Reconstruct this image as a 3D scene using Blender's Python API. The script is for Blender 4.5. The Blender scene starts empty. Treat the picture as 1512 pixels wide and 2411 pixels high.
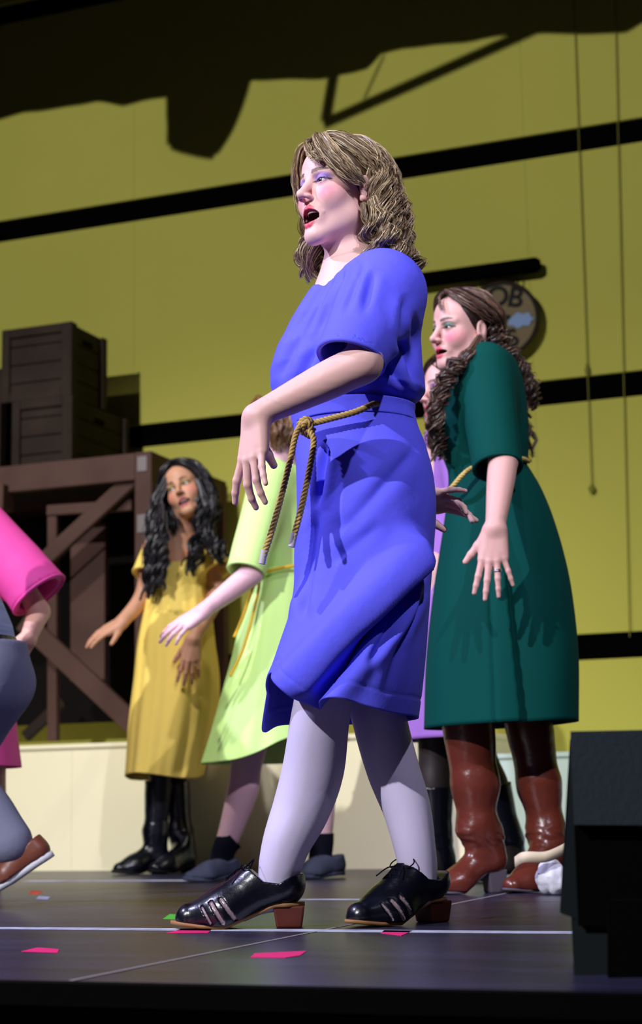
import bpy, math, random
import numpy as np
rng = np.random.default_rng(7); random.seed(7)

# ------------------------------------------------------------------ camera
scn = bpy.context.scene
FPX, CX, CY = 4000.0, 756.0, 1205.5
CAMH = 0.235
A_ = math.radians(21); PT = math.atan(700/4000.0); RL = math.radians(-1.1)
Zv = np.array([0, 0, 1.0])
Fh = np.array([-math.sin(A_), math.cos(A_), 0]); Rh = np.array([math.cos(A_), math.sin(A_), 0])
Fv = Fh*math.cos(PT)+Zv*math.sin(PT); U0 = np.cross(Rh, Fv)
Rv = Rh*math.cos(RL)+U0*math.sin(RL); Uv = -Rh*math.sin(RL)+U0*math.cos(RL)
CAM = np.array([0, 0, CAMH])
from mathutils import Matrix, Vector
cd = bpy.data.cameras.new('camera'); cam = bpy.data.objects.new('camera', cd)
scn.collection.objects.link(cam); scn.camera = cam
cam.matrix_world = Matrix(((Rv[0], Uv[0], -Fv[0], CAM[0]), (Rv[1], Uv[1], -Fv[1], CAM[1]),
                           (Rv[2], Uv[2], -Fv[2], CAM[2]), (0, 0, 0, 1)))
cd.sensor_fit = 'VERTICAL'; cd.sensor_height = 36.0; cd.lens = FPX*36/2411.0
cd.clip_start = 0.05
cd.dof.use_dof = True; cd.dof.focus_distance = 3.5; cd.dof.aperture_fstop = 4.0

def ray(px, py): return Rv*(px-CX)/FPX+Uv*(CY-py)/FPX+Fv
def at(px, py, D): q = ray(px, py); return CAM+q*D/(q@Fh)
def fl(px, py, z=0.0): q = ray(px, py); return CAM+q*(z-CAMH)/q[2]
def wl(px, py, Y): q = ray(px, py); return CAM+q*Y/q[1]

# ------------------------------------------------------------------ world, lights, exposure
w = bpy.data.worlds.new('world'); scn.world = w; w.use_nodes = True
w.node_tree.nodes['Background'].inputs[0].default_value = (0.5, 0.45, 0.8, 1)
w.node_tree.nodes['Background'].inputs[1].default_value = 0.002
scn.view_settings.view_transform = 'Standard'; scn.view_settings.look = 'None'
scn.view_settings.gamma = 1.0; scn.view_settings.use_curve_mapping = False
scn.view_settings.exposure = 0.0

def spot(name, loc, tgt, energy, color, angle, blend=0.3, radius=0.06):
    l = bpy.data.lights.new(name, 'SPOT'); o = bpy.data.objects.new(name, l)
    scn.collection.objects.link(o); o.location = loc
    d = Vector(tgt)-Vector(loc); o.rotation_euler = d.to_track_quat('-Z', 'Y').to_euler()
    l.energy = energy; l.color = color; l.spot_size = math.radians(angle); l.spot_blend = blend
    l.shadow_soft_size = radius
    return o
KEY = (-3.6, -3.2, 4.7)
spot('front_spotlight_left', KEY, (-2.4, 6.0, 1.3), 2350, (0.96, 0.96, 1.0), 60, 0.35, 0.05)
spot('front_spotlight_right', (1.6, 0.3, 4.6), (-1.20, 4.6, 0.9), 800, (0.84, 0.82, 1.0), 30, 0.8, 0.06)
spot('side_spotlight_left', (-5.2, 1.6, 4.4), (-1.7, 3.6, 0.7), 1150, (0.64, 0.62, 1.0), 54, 0.6, 0.07)
spot('overhead_spotlight_left', (-3.9, 3.4, 4.4), (-3.5, 6.5, 0.4), 470, (1.0, 0.97, 0.93), 62, 0.8, 0.06)
spot('overhead_spotlight_right', (-0.9, 3.7, 4.4), (-1.6, 6.6, 0.4), 130, (1.0, 0.97, 0.93), 62, 0.8, 0.06)

# ------------------------------------------------------------------ materials
def lin(c):
    return tuple(((v/255)/12.92 if v/255 <= 0.04045 else ((v/255+0.055)/1.055)**2.4) for v in c)
MATS = {}
def mat(name, rgb=None, rough=0.6, spec=0.5, noise=None, bump=None, vcol=False, metal=0.0, wave=None, coat=0, sheen=0, var=0.0, varscale=3.0):
    m = bpy.data.materials.new(name); m.use_nodes = True
    nt = m.node_tree; b = nt.nodes['Principled BSDF']; L = nt.links
    tc = nt.nodes.new('ShaderNodeTexCoord')
    b.inputs['Roughness'].default_value = rough; b.inputs['Metallic'].default_value = metal
    b.inputs['Specular IOR Level'].default_value = spec
    if coat: b.inputs['Coat Weight'].default_value = coat; b.inputs['Coat Roughness'].default_value = 0.15
    if name == 'skin':
        b.inputs['Subsurface Weight'].default_value = 0.18; b.inputs['Subsurface Radius'].default_value = (1, .35, .2); b.inputs['Subsurface Scale'].default_value = 0.008
    if sheen: b.inputs['Sheen Weight'].default_value = sheen
    if vcol:
        a = nt.nodes.new('ShaderNodeAttribute'); a.attribute_name = 'Col'
        src = a.outputs['Color']
    else:
        c = nt.nodes.new('ShaderNodeRGB'); c.outputs[0].default_value = (*lin(rgb), 1); src = c.outputs[0]
    if var > 0:
        n = nt.nodes.new('ShaderNodeTexNoise'); n.inputs['Scale'].default_value = varscale; n.inputs['Detail'].default_value = 5
        if wave:
            mp = nt.nodes.new('ShaderNodeMapping'); mp.inputs['Scale'].default_value = wave
            L.new(tc.outputs['Object'], mp.inputs[0]); L.new(mp.outputs[0], n.inputs['Vector'])
        else: L.new(tc.outputs['Object'], n.inputs['Vector'])
        mr = nt.nodes.new('ShaderNodeMapRange'); mr.inputs[1].default_value = 0.3; mr.inputs[2].default_value = 0.7
        mr.inputs[3].default_value = 1-var; mr.inputs[4].default_value = 1+var
        L.new(n.outputs['Fac'], mr.inputs[0])
        mx = nt.nodes.new('ShaderNodeVectorMath'); mx.operation = 'SCALE'
        L.new(src, mx.inputs[0]); L.new(mr.outputs[0], mx.inputs['Scale']); src = mx.outputs[0]
    L.new(src, b.inputs['Base Color'])
    if bump:
        sc, st = bump[0], bump[1]
        n2 = nt.nodes.new('ShaderNodeTexNoise'); n2.inputs['Scale'].default_value = sc; n2.inputs['Detail'].default_value = 4
        if len(bump) > 2:
            mp2 = nt.nodes.new('ShaderNodeMapping'); mp2.inputs['Scale'].default_value = bump[2]
            L.new(tc.outputs['Object'], mp2.inputs[0]); L.new(mp2.outputs[0], n2.inputs['Vector'])
        else: L.new(tc.outputs['Object'], n2.inputs['Vector'])
        bp = nt.nodes.new('ShaderNodeBump'); bp.inputs['Strength'].default_value = st; bp.inputs['Distance'].default_value = 0.01
        L.new(n2.outputs['Fac'], bp.inputs['Height']); L.new(bp.outputs[0], b.inputs['Normal'])
    MATS[name] = m; return m
mat('yellow_paint', (181, 176, 80), 0.75, 0.1, var=0.04, varscale=0.9)
mat('black_paint', (4, 4, 5), 0.9, 0.0)
mat('cream_paint', (250, 241, 202), 0.6, 0.3, var=0.04, varscale=1.2)
mat('pale_paint', (205, 224, 205), 0.6, 0.3, var=0.04, varscale=1.5)
mat('stage_black', (36, 34, 56), 0.36, 0.5, var=0.5, varscale=1.0, wave=(2.0, 12, 1), bump=(60, 0.05))
mat('stage_fascia', (2, 2, 2), 1.0, 0.0)
mat('brown_wood', (78, 54, 47), 0.7, 0.25, var=0.18, varscale=4, wave=(1, 8, 1), bump=(40, 0.1))
mat('dark_wood', (34, 23, 18), 0.7, 0.25, var=0.2, varscale=5, bump=(40, 0.15))
mat('crate_wood', (42, 31, 23), 0.75, 0.2, var=0.3, varscale=6, bump=(40, 0.15))
mat('steel_plate', (120, 112, 112), 0.45, 0.5, metal=0.3)
mat('dark_cloth', (16, 13, 12), 0.9, 0.1)
mat('blue_cloth', (98, 98, 252), 0.7, 0.15, bump=(16, 0.3))
mat('green_cloth', (4, 70, 65), 0.8, 0.08, bump=(10, 0.10))
mat('lime_cloth', (202, 242, 146), 0.7, 0.25, bump=(14, 0.25))
mat('gold_cloth', (255, 222, 112), 0.7, 0.25, bump=(14, 0.25))
mat('lilac_cloth', (170, 118, 205), 0.7, 0.25, bump=(14, 0.25))
mat('pink_cloth', (232, 78, 160), 0.7, 0.25, bump=(10, 0.2))
mat('trouser_cloth', (138, 140, 166), 0.8, 0.2, bump=(60, 0.1))
mat('shirt_cloth', (200, 216, 248), 0.8, 0.2, var=0.25, varscale=1, wave=(2, 2, 60))
mat('skin', None, 0.5, 0.35, vcol=True)
mat('hair', None, 0.38, 0.5, vcol=True)
mat('painted', None, 0.45, 0.4, vcol=True)
mat('black_leather', (12, 14, 24), 0.27, 0.6, bump=(60, 0.12))
mat('grey_suede', (62, 66, 86), 0.75, 0.2, bump=(50, 0.1))
mat('brown_leather', (100, 44, 33), 0.27, 0.55, bump=(35, 0.2))
mat('tan_leather', (128, 70, 52), 0.4, 0.5, bump=(30, 0.15))
mat('sole_tan', (158, 112, 72), 0.6, 0.3)
mat('heel_wood', (98, 44, 32), 0.4, 0.4, var=0.25, varscale=20)
mat('sole_white', (225, 225, 235), 0.6, 0.3)
mat('sole_dark', (20, 18, 20), 0.7, 0.2)
mat('boot_heel', (88, 80, 92), 0.6, 0.3)
mat('sock_black', (14, 15, 28), 0.9, 0.1, bump=(120, 0.2))
mat('rope_gold', (178, 148, 78), 0.5, 0.4, bump=(200, 0.1))
mat('cord_yellow', (232, 190, 50), 0.6, 0.3)
mat('rope_pale', (206, 180, 104), 0.6, 0.3)
mat('silver', (210, 210, 215), 0.25, 0.5, metal=1.0)
mat('eye_white', None, 0.15, 0.6, vcol=True)
mat('teeth', (225, 215, 200), 0.3, 0.5)
mat('tape_white', (178, 182, 200), 0.7, 0.2, var=0.3, varscale=20)
mat('tape_pink', (235, 40, 120), 0.6, 0.2)
mat('tape_green', (80, 190, 60), 0.6, 0.2)
mat('tape_orange', (190, 60, 40), 0.6, 0.2)
mat('slate_case', (40, 47, 57), 0.6, 0.35, bump=(120, 0.1))
mat('slate_dark', (20, 27, 30), 0.7, 0.2)
mat('shoe_paint', None, 0.27, 0.6, vcol=True, bump=(60, 0.10))
mat('joint_dust', (150, 142, 140), 0.9, 0.1)
mat('rope_end', (190, 182, 190), 0.8, 0.2)
mat('black_case', (3, 3, 3), 0.9, 0.05)
mat('sign_tan', (116, 102, 72), 0.7, 0.2, var=0.06, varscale=5)
mat('sign_ink', (20, 18, 15), 0.7, 0.2)
mat('sheep_blue', (128, 150, 186), 0.7, 0.2)
mat('cord_dark', (122, 118, 52), 0.8, 0.1)
mat('white_cloth', (222, 222, 232), 0.8, 0.2, bump=(25, 0.5))
mat('strap_cream', (225, 208, 178), 0.7, 0.2)

# ------------------------------------------------------------------ object helpers
COL = scn.collection
def link_mesh(name, chunks, material, parent=None, cols=None, smooth=True, kind=None, label=None):
    """chunks: list of (verts (N,3), faces (M,k)); one mesh object"""
    vs = []; starts = []; loops = []; off = 0; ls = 0
    for v, f in chunks:
        v = np.asarray(v, np.float32); f = np.asarray(f, np.int32)
        vs.append(v)
        if len(f):
            loops.append((f+off).ravel()); k = f.shape[1]
            starts.append(ls+np.arange(len(f))*k); ls += len(f)*k
        off += len(v)
    V = np.concatenate(vs); Lp = np.concatenate(loops).astype(np.int32); S = np.concatenate(starts).astype(np.int32)
    me = bpy.data.meshes.new(name)
    me.vertices.add(len(V)); me.vertices.foreach_set('co', V.ravel())
    me.loops.add(len(Lp)); me.loops.foreach_set('vertex_index', Lp)
    me.polygons.add(len(S)); me.polygons.foreach_set('loop_start', S)
    me.update(calc_edges=True)
    me.polygons.foreach_set('use_smooth', np.full(len(S), smooth, bool))
    if cols is not None:
        at_ = me.color_attributes.new('Col', 'FLOAT_COLOR', 'POINT')
        c = np.ones((len(V), 4), np.float32); c[:, :3] = cols
        at_.data.foreach_set('color', c.ravel())
    me.materials.append(MATS[material]); me.validate()
    o = bpy.data.objects.new(name, me); COL.objects.link(o)
    if parent is not None: o.parent = parent
    if kind: o['kind'] = kind
    if label: o['label'] = label
    return o
def empty(name, loc=(0, 0, 0), rz=0.0, label=None, cat=None, group=None):
    o = bpy.data.objects.new(name, None); COL.objects.link(o); o.location = loc; o.rotation_euler = (0, 0, rz)
    o.empty_display_size = 0.1
    if label: o['label'] = label
    if cat: o['category'] = cat
    if group: o['group'] = group
    return o
def tag(o, label, cat, group=None):
    o['label'] = label; o['category'] = cat
    if group: o['group'] = group
    return o
QB = np.array([[0, 3, 2, 1], [4, 5, 6, 7], [0, 1, 5, 4], [1, 2, 6, 5], [2, 3, 7, 6], [3, 0, 4, 7]])
def boxm(lo, hi):
    (a, b, c), (d, e, f) = lo, hi
    return (np.array([[a, b, c], [d, b, c], [d, e, c], [a, e, c], [a, b, f], [d, b, f], [d, e, f], [a, e, f]], float), QB)
def beam(p0, p1, w1, w2, up=(0, 0, 1)):
    p0 = np.array(p0, float); p1 = np.array(p1, float); t = p1-p0; t /= np.linalg.norm(t)
    s = np.cross(t, up); s /= np.linalg.norm(s); n = np.cross(s, t)
    pts = []
    for p in (p0, p1):
        for i, j in ((-1, -1), (1, -1), (1, 1), (-1, 1)): pts.append(p+s*i*w1/2+n*j*w2/2)
    return (np.array(pts), QB)
def bevel(o, wd=0.004, seg=2):
    m = o.modifiers.new('bevel', 'BEVEL'); m.width = wd; m.segments = seg; m.limit_method = 'ANGLE'; return o
def prism(poly, ext):
    """poly (N,3) planar outline, extruded by vector ext"""
    poly = np.asarray(poly, float); n = len(poly)
    v = np.concatenate([poly, poly+np.asarray(ext)])
    side = np.array([[i, (i+1) % n, n+(i+1) % n, n+i] for i in range(n)])
    tri = np.array([[0, i+1, i] for i in range(1, n-1)]); tri2 = np.array([[n, n+i, n+i+1] for i in range(1, n-1)])
    return [(v, side), (np.zeros((0, 3)), tri-0)], v, side, tri, tri2
def add_prism(name, poly, ext, material, parent=None, **k):
    _, v, side, tri, tri2 = prism(poly, ext)
    n = len(v)
    # one vertex chunk, then index-only chunks are emulated by duplicating vertices
    return link_mesh(name, [(v, side), (v.copy(), np.concatenate([tri, tri2]))], material, parent, smooth=False, **k)
def spline(pts, n):
    """Catmull-Rom through pts (K,d) -> (n,d)"""
    P = np.asarray(pts, float); K = len(P)
    if K == 2: t = np.linspace(0, 1, n)[:, None]; return P[0]*(1-t)+P[1]*t
    E = np.concatenate([[2*P[0]-P[1]], P, [2*P[-1]-P[-2]]])
    t = np.linspace(0, K-1, n); i = np.minimum(t.astype(int), K-2); u = (t-i)[:, None]
    a, b, c, d = E[i], E[i+1], E[i+2], E[i+3]
    return 0.5*((2*b)+(c-a)*u+(2*a-5*b+4*c-d)*u*u+(3*b-a-3*c+d)*u**3)
def tubes(paths, rad, sides=3, caps=False):
    """paths (N,K,3), rad (N,K) -> verts, quads"""
    P = np.asarray(paths, float); N, K, _ = P.shape
    T = np.gradient(P, axis=1); T /= np.linalg.norm(T, axis=2, keepdims=True)+1e-9
    m = np.abs(T.mean(axis=1)); ref = np.eye(3)[np.argmin(m, axis=1)][:, None, :]
    S = np.cross(T, np.broadcast_to(ref, T.shape)); S /= np.linalg.norm(S, axis=2, keepdims=True)+1e-9
    B = np.cross(T, S)
    th = np.arange(sides)*2*math.pi/sides
    V = P[:, :, None, :]+(S[:, :, None, :]*np.cos(th)[None, None, :, None]+B[:, :, None, :]*np.sin(th)[None, None, :, None])*np.asarray(rad)[:, :, None, None]
    i = np.arange(N)[:, None, None]*K*sides; k = np.arange(K-1)[None, :, None]*sides; s = np.arange(sides)[None, None, :]
    s2 = (s+1) % sides
    q = np.stack([i+k+s, i+k+s2, i+k+sides+s2, i+k+sides+s], -1).reshape(-1, 4)
    return V.reshape(-1, 3), q
def ribbons(P, rad):
    """hair strands as narrow strips with a random turn: (N,K,3), (N,K) -> verts, quads"""
    N, K, _ = P.shape; T = np.gradient(P, axis=1); T /= np.linalg.norm(T, axis=2, keepdims=True)+1e-9
    ref = rng.normal(size=(N, 1, 3)); S = np.cross(T, np.broadcast_to(ref, T.shape)); S /= np.linalg.norm(S, axis=2, keepdims=True)+1e-9
    W = S*rad[:, :, None]*1.15; V = np.stack([P-W, P+W], 2).reshape(-1, 3)
    i = np.arange(N)[:, None]*K*2; k = np.arange(K-1)[None]*2; b = (i+k).ravel()
    return V, np.stack([b, b+1, b+3, b+2], 1)
def tube1(pts, r, n=40, sides=10):
    p = spline(pts, n)[None]; rr = np.full((1, n), r) if np.isscalar(r) else np.interp(np.linspace(0, 1, n), np.linspace(0, 1, len(r)), r)[None]
    v, q = tubes(p, rr, sides)
    c0 = list(range(sides))[::-1]; c1 = [len(v)-sides+i for i in range(sides)]
    t = [[c[0], c[i], c[i+1]] for c in (c0, c1) for i in range(1, sides-1)]
    return [(v, q), (v.copy(), np.array(t))]
def rope(pts, r, pitch, n=200):
    p = spline(pts, n); seg = np.linalg.norm(np.diff(p, axis=0), axis=1); s = np.concatenate([[0], np.cumsum(seg)])
    T = np.gradient(p, axis=0); T /= np.linalg.norm(T, axis=1, keepdims=True)
    # parallel transport
    S = np.zeros_like(p); v = np.cross(T[0], [0.3, 0.9, 0.2]); v /= np.linalg.norm(v)
    for i in range(n):
        v = v-T[i]*(v@T[i]); v /= np.linalg.norm(v); S[i] = v
    B = np.cross(T, S); paths = []
    for k in range(3):
        a = s/pitch*2*math.pi+k*2*math.pi/3
        paths.append(p+(S*np.cos(a)[:, None]+B*np.sin(a)[:, None])*r*0.52)
    return [tubes(np.array(paths), np.full((3, n), r*0.56), 7)]

# ------------------------------------------------------------------ implicit surfaces
def su(a, b, k):
    if k <= 0: return np.minimum(a, b)
    h = np.maximum(k-np.abs(a-b), 0)/k
    return np.minimum(a, b)-h*h*k*0.25
def ss(a, b, k):   # a minus b
    return -su(-a, b, k)
def ell(p, c, r):
    q = (p-np.asarray(c, p.dtype))/np.asarray(r, p.dtype); k0 = np.sqrt((q*q).sum(1)); q2 = q/np.asarray(r, p.dtype)
    k1 = np.sqrt((q2*q2).sum(1))+1e-9
    return k0*(k0-1.0)/k1
def sph(p, c, r):
    d = p-np.asarray(c, p.dtype); return np.sqrt((d*d).sum(1))-r
def cone(p, a, b, r1, r2):
    a = np.asarray(a, p.dtype); b = np.asarray(b, p.dtype); ba = b-a
    h = np.clip(((p-a)@ba)/max(float(ba@ba), 1e-9), 0, 1)
    d = p-a-h[:, None]*ba
    return np.sqrt((d*d).sum(1))-(r1+(r2-r1)*h)
def mesh_sdf(fn, lo, hi, h, keep=None, levels=4, slack=1.0):
    H = h*2**levels; lo = np.asarray(lo, float); hi = np.asarray(hi, float)
    n = np.ceil((hi-lo)/H).astype(int)+1
    g = np.stack(np.meshgrid(*[np.arange(k) for k in n], indexing='ij'), -1).reshape(-1, 3)
    off8 = np.array([[i, j, k] for i in (0, 1) for j in (0, 1) for k in (0, 1)])
    for lv in range(levels+1):
        c = (lo+(g+0.5)*H).astype(np.float32)
        if keep is not None:
            m = keep(c, H); g = g[m]; c = c[m]
        d = fn(c)
        g = g[np.abs(d) < H*0.9*(1.55 if lv < levels else 1.3)*slack]
        if lv < levels:
            g = (g[:, None, :]*2+off8[None]).reshape(-1, 3); H /= 2
    if len(g) == 0: return np.zeros((0, 3)), np.zeros((0, 4), int)
    M = 1 << 20
    def key(q): return (q[..., 0].astype(np.int64)+2)*M*M+(q[..., 1].astype(np.int64)+2)*M+q[..., 2].astype(np.int64)+2
    g = g[np.argsort(key(g))]; gk = key(g)
    ck = key(g[:, None, :]+off8[None])
    uk, inv = np.unique(ck.ravel(), return_inverse=True)
    cc = np.stack([uk//(M*M)-2, (uk//M) % M-2, uk % M-2], -1)
    val = fn((lo+cc*H).astype(np.float32)); cv = val[inv].reshape(-1, 8)
    sg = cv < 0; act = sg.any(1) & ~sg.all(1)
    vid = np.full(len(g), -1); vid[act] = np.arange(act.sum())
    ga = g[act]; va = cv[act]; acc = np.zeros((len(ga), 3)); cnt = np.zeros(len(ga))
    for i in range(8):
        for b in (1, 2, 4):
            j = i | b
            if j == i or (i & b): continue
            x = (va[:, i] < 0) != (va[:, j] < 0)
            t = va[:, i]/(va[:, i]-va[:, j]+1e-12)
            pt = off8[i]+(off8[j]-off8[i])*t[:, None]
            acc[x] += pt[x]; cnt[x] += 1
    V = lo+(ga+acc/cnt[:, None])*H
    faces = []
    def look(q):
        k = key(q); i = np.searchsorted(gk, k); i = np.minimum(i, len(gk)-1)
        return np.where(gk[i] == k, vid[i], -1)
    E3 = np.eye(3, dtype=int)
    for ax, b in ((0, 4), (1, 2), (2, 1)):
        o1, o2 = E3[(ax+1) % 3], E3[(ax+2) % 3]
        x = (cv[:, 0] < 0) != (cv[:, b] < 0)
        q = g[x]; s = cv[x, 0] < 0
        a0, a1, a2, a3 = look(q), look(q-o1), look(q-o1-o2), look(q-o2)
        ok = (a0 >= 0) & (a1 >= 0) & (a2 >= 0) & (a3 >= 0)
        f = np.stack([a0, a1, a2, a3], -1); f[~s] = f[~s][:, ::-1]
        faces.append(f[ok])
    return V, np.concatenate(faces)
def wob(p, freq, seed, n=5):
    r = np.random.default_rng(seed); o = np.zeros(len(p))
    for i in range(n):
        d = r.normal(size=3); d /= np.linalg.norm(d)
        o += np.sin((p@d)*freq*(0.6+0.9*r.random())+r.random()*6.28+1.3*np.sin(p@r.normal(size=3)*freq*0.5))
    return o/n
def normals(V, F):
    a = V[F[:, 1]]-V[F[:, 0]]; b = V[F[:, 2]]-V[F[:, 0]]; fn_ = np.cross(a, b)
    N = np.zeros_like(V)
    for i in range(F.shape[1]): np.add.at(N, F[:, i], fn_)
    return N/(np.linalg.norm(N, axis=1, keepdims=True)+1e-12)
def estack(rows):
    """rows: (z, cx, a, cy, b) any order -> pseudo sdf of stacked ellipses"""
    R = np.array(sorted(rows)); z0, z1 = R[0, 0], R[-1, 0]
    def f(p):
        z = np.clip(p[:, 2], z0, z1)
        cx, a, cy, b = (np.interp(z, R[:, 0], R[:, i]) for i in (1, 2, 3, 4))
        k = np.sqrt(((p[:, 0]-cx)/a)**2+((p[:, 1]-cy)/b)**2)
        d = (k-1)*np.minimum(a, b)
        return np.maximum(d, np.maximum(p[:, 2]-z1, z0-p[:, 2])).astype(np.float32)
    return f

# ------------------------------------------------------------------ people: head, hand, hair
def head_frame(psi, pitch=0.0, roll=0.0):
    a, t, r = math.radians(psi), math.radians(pitch), math.radians(roll)
    f = np.array([-math.sin(a)*math.cos(t), -math.cos(a)*math.cos(t), math.sin(t)])
    x = np.cross(f, [0, 0, 1.0]); x /= np.linalg.norm(x); u = np.cross(x, f)
    x2 = x*math.cos(r)+u*math.sin(r); u2 = -x*math.sin(r)+u*math.cos(r)
    return np.stack([x2, f, u2], 1)      # columns: her right, forward, up
def head_sdf(p, o=0.0, eo=1.0):
    """head in its own frame: x right, y forward, z up, eye line at z=0; o = jaw drop in metres"""
    q = p.copy(); q[:, 0] = np.abs(q[:, 0])
    d = ell(q, (0, -.012, .036), (.0735, .093, .078))
    d = su(d, ell(q, (0, .022, -.030-o*.3), (.0585, .060, .078+o*.3)), .03)
    d = su(d, ell(q, (0, .034, .042), (.057, .050, .055)), .025)
    d = su(d, sph(q, (.034, .050, -.032), .031), .022)
    d = su(d, sph(q, (.040, .008, -.062-o*.4), .024), .03)
    d = su(d, cone(q, (.040, .010, -.066-o*.4), (.010, .066, -.094-o), .016, .016), .026)
    d = su(d, ell(q, (0, .071, -.097-o), (.020, .017, .016)), .022)
    d = su(d, cone(q, (.014, .079, .019), (.044, .062, .019), .009, .007), .014)
    d = ss(d, ell(q, (.031, .094, .001), (.020, .016, .012)), .014)
    d = su(d, cone(q, (0, .082, .010), (0, .1085, -.030), .0075, .0088), .014)
    d = su(d, sph(q, (0, .1110, -.0320), .0086), .007)
    d = su(d, ell(q, (.0115, .0975, -.0365), (.0068, .0105, .0062)), .007)
    d = ss(d, ell(q, (.0062, .1040, -.0440), (.0038, .0055, .0045)), .003)
    d = su(d, ell(q, (0, .073, -.062-o*.5), (.029, .020, .022+o*.55)), .016)
    # lips
    zu = -.0595; zl = -.0765-o; zc = -.0665-o*.22
    d = su(d, cone(q, (.0295, .0725, zc), (.005, .0905, zu), .0028, .0050), .005)
    d = su(d, cone(q, (.0285, .0715, zc-.001), (.006, .0870, zl), .0028, .0058), .005)
    if o > 0.001:
        d = ss(d, ell(q, (0, .086, (zu+zl)/2+.0005), (.0265, .036, max((zu-zl)/2-.0042, .0015))), .002)
    else:
        d = ss(d, ell(q, (0, .097, -.0672), (.020, .010, .0012)), .002)
    # lids and eye opening
    d = su(d, sph(q, (.031, .0695, .0), .0152), .006)
    d = ss(d, ell(q, (.031, .086, -.0005), (.0142, .013, .0050*eo)), .0012)
    # ear
    e = ell(q, (.0755, -.012, -.008), (.0075, .0175, .030))
    e = su(e, sph(q, (.0715, -.006, -.034), .0058), .010)
    e = ss(e, ell(q, (.0835, -.010, -.004), (.0065, .0100, .0190)), .003)
    d = su(d, e, .006)
    return d
def head_paint(q, c, lip, lid, brow, blush, o=0.0, bl=0.55, eo=1.0):
    """colours per vertex (head frame) over base c (N,3): make-up, brows, lips, mouth"""
    x = np.abs(q[:, 0]); y = q[:, 1]; z = q[:, 2]; fr = y > .035
    def mixm(m, col): 
        m = np.clip(m, 0, 1)[:, None]; return c*(1-m)+np.array(lin(col))*m
    r = ((x-.046)/.021)**2+((z+.028)/.018)**2
    c = mixm(np.exp(-r)*bl*fr, blush)
    r = ((x-.033)/.0205)**2+((z-.0085)/.0100)**2
    c = mixm(np.clip(1.5-r*1.3, 0, 1)*.85*fr*(z > .001), lid)
    r = ((x-.032)/.0205)**2+((z-.0)/.0092)**2
    c = mixm(np.clip(1.15-r, 0, 1)*.55*fr, lid)
    zb = .0225+.0035*np.sin(np.clip((x-.013)/.034, 0, 1)*2.6); 
    m = (np.abs(z-zb) < np.interp(x, [.013, .03, .05], [.0046, .0044, .0018])) & (x > .012) & (x < .049) & fr
    c = mixm(m*.85, brow)
    r = ((x-.0315)/.0155)**2+((z+.0005)/(.0054*eo+.0008))**2
    c = mixm(((r > .5) & (r < 1.75) & (z > -.0005))*fr*.9, (22, 15, 18))
    c = mixm(((r > .6) & (r < 1.35) & (z <= -.0005))*fr*.45, (50, 30, 34))
    zu = -.0595; zl = -.0765-o; zc = -.0665-o*.22
    Q = np.stack([x, y, z], 1)
    dl = np.minimum(cone(Q, (.0295, .0725, zc), (.004, .0905, zu), .0026, .0048), cone(Q, (.0285, .0715, zc-.001), (.005, .0870, zl), .0026, .0055))
    c = mixm(np.clip(1.5-dl/.0032, 0, .9)*(dl < .0034)*fr*np.clip((.027-x)/.004, 0, 1), lip)
    if o > .001:
        hh = max((zu-zl)/2-.0042, .0015)
        k = ((x/.0275)**2+((z-(zu+zl)/2)/(hh+.001))**2) < 1
        c = mixm((k & (y < .0845+0*y) & (y > .03) & (dl > -.001))*.95, (40, 10, 12))
    c = mixm((sph(Q, (.0062, .1040, -.0440), .0045) < .001)*.6, (70, 25, 25))
    return c
def hand_prims(s=1.0, side=1, curl=(25, 25, 25, 25), curl2=(25, 25, 25, 25), splay=(8, 2, -4, -11), thumb=((.9, .55, -.25), 20)):
    """list of (a,b,r1,r2,k) in the hand frame: y to the fingertips, x*side to the thumb, z = back of the hand"""
    P = []
    kn = [(.029, .088, 0), (.010, .093, .003), (-.010, .090, .002), (-.028, .081, -.002)]
    ln = [(.042, .025, .020), (.046, .029, .021), (.043, .027, .020), (.033, .020, .018)]
    rd = [.0094, .0096, .0090, .0080]
    for i in range(4):
        k = np.array(kn[i]); P.append((np.array([k[0]*.62, .006, 0]), k+[0, -.006, -.002], .0135, .0118, .014))
    P.append((np.array([.016, .02, -.008]), np.array([.024, .07, -.008]), .012, .010, .014))
    P.append((np.array([-.018, .02, -.007]), np.array([-.022, .06, -.007]), .011, .009, .014))
    for i in range(4):
        p = np.array(kn[i]); sp = math.radians(splay[i]); a = 0.0
        for j in range(3):
            a += math.radians(curl[i] if j == 0 else curl2[i]*(1.0 if j == 1 else .7))
            d = np.array([math.sin(sp)*math.cos(a), math.cos(sp)*math.cos(a), -math.sin(a)])
            q = p+d*ln[i][j]
            P.append((p, q, rd[i]*(1-.12*j), rd[i]*(1-.12*(j+1)), .004 if j else .006)); p = q
    t0 = np.array([.018, .018, -.008]); d = np.array(thumb[0], float); d /= np.linalg.norm(d)
    t1 = t0+d*.038; P.append((t0, t1, .0150, .0115, .016))
    d2 = d+np.array([-.25, .35, -.1])*math.sin(math.radians(thumb[1]))*2; d2 /= np.linalg.norm(d2)
    t2 = t1+d2*.030; P.append((t1, t2, .0112, .0098, .006))
    d3 = d2+np.array([-.2, .3, -.1])*math.sin(math.radians(thumb[1])); d3 /= np.linalg.norm(d3)
    P.append((t2, t2+d3*.023, .0098, .0078, .004))
    m = np.array([side, 1, 1.0])
    return [(a*m*s, b*m*s, r1*s, r2*s, k*s) for a, b, r1, r2, k in P]
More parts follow.
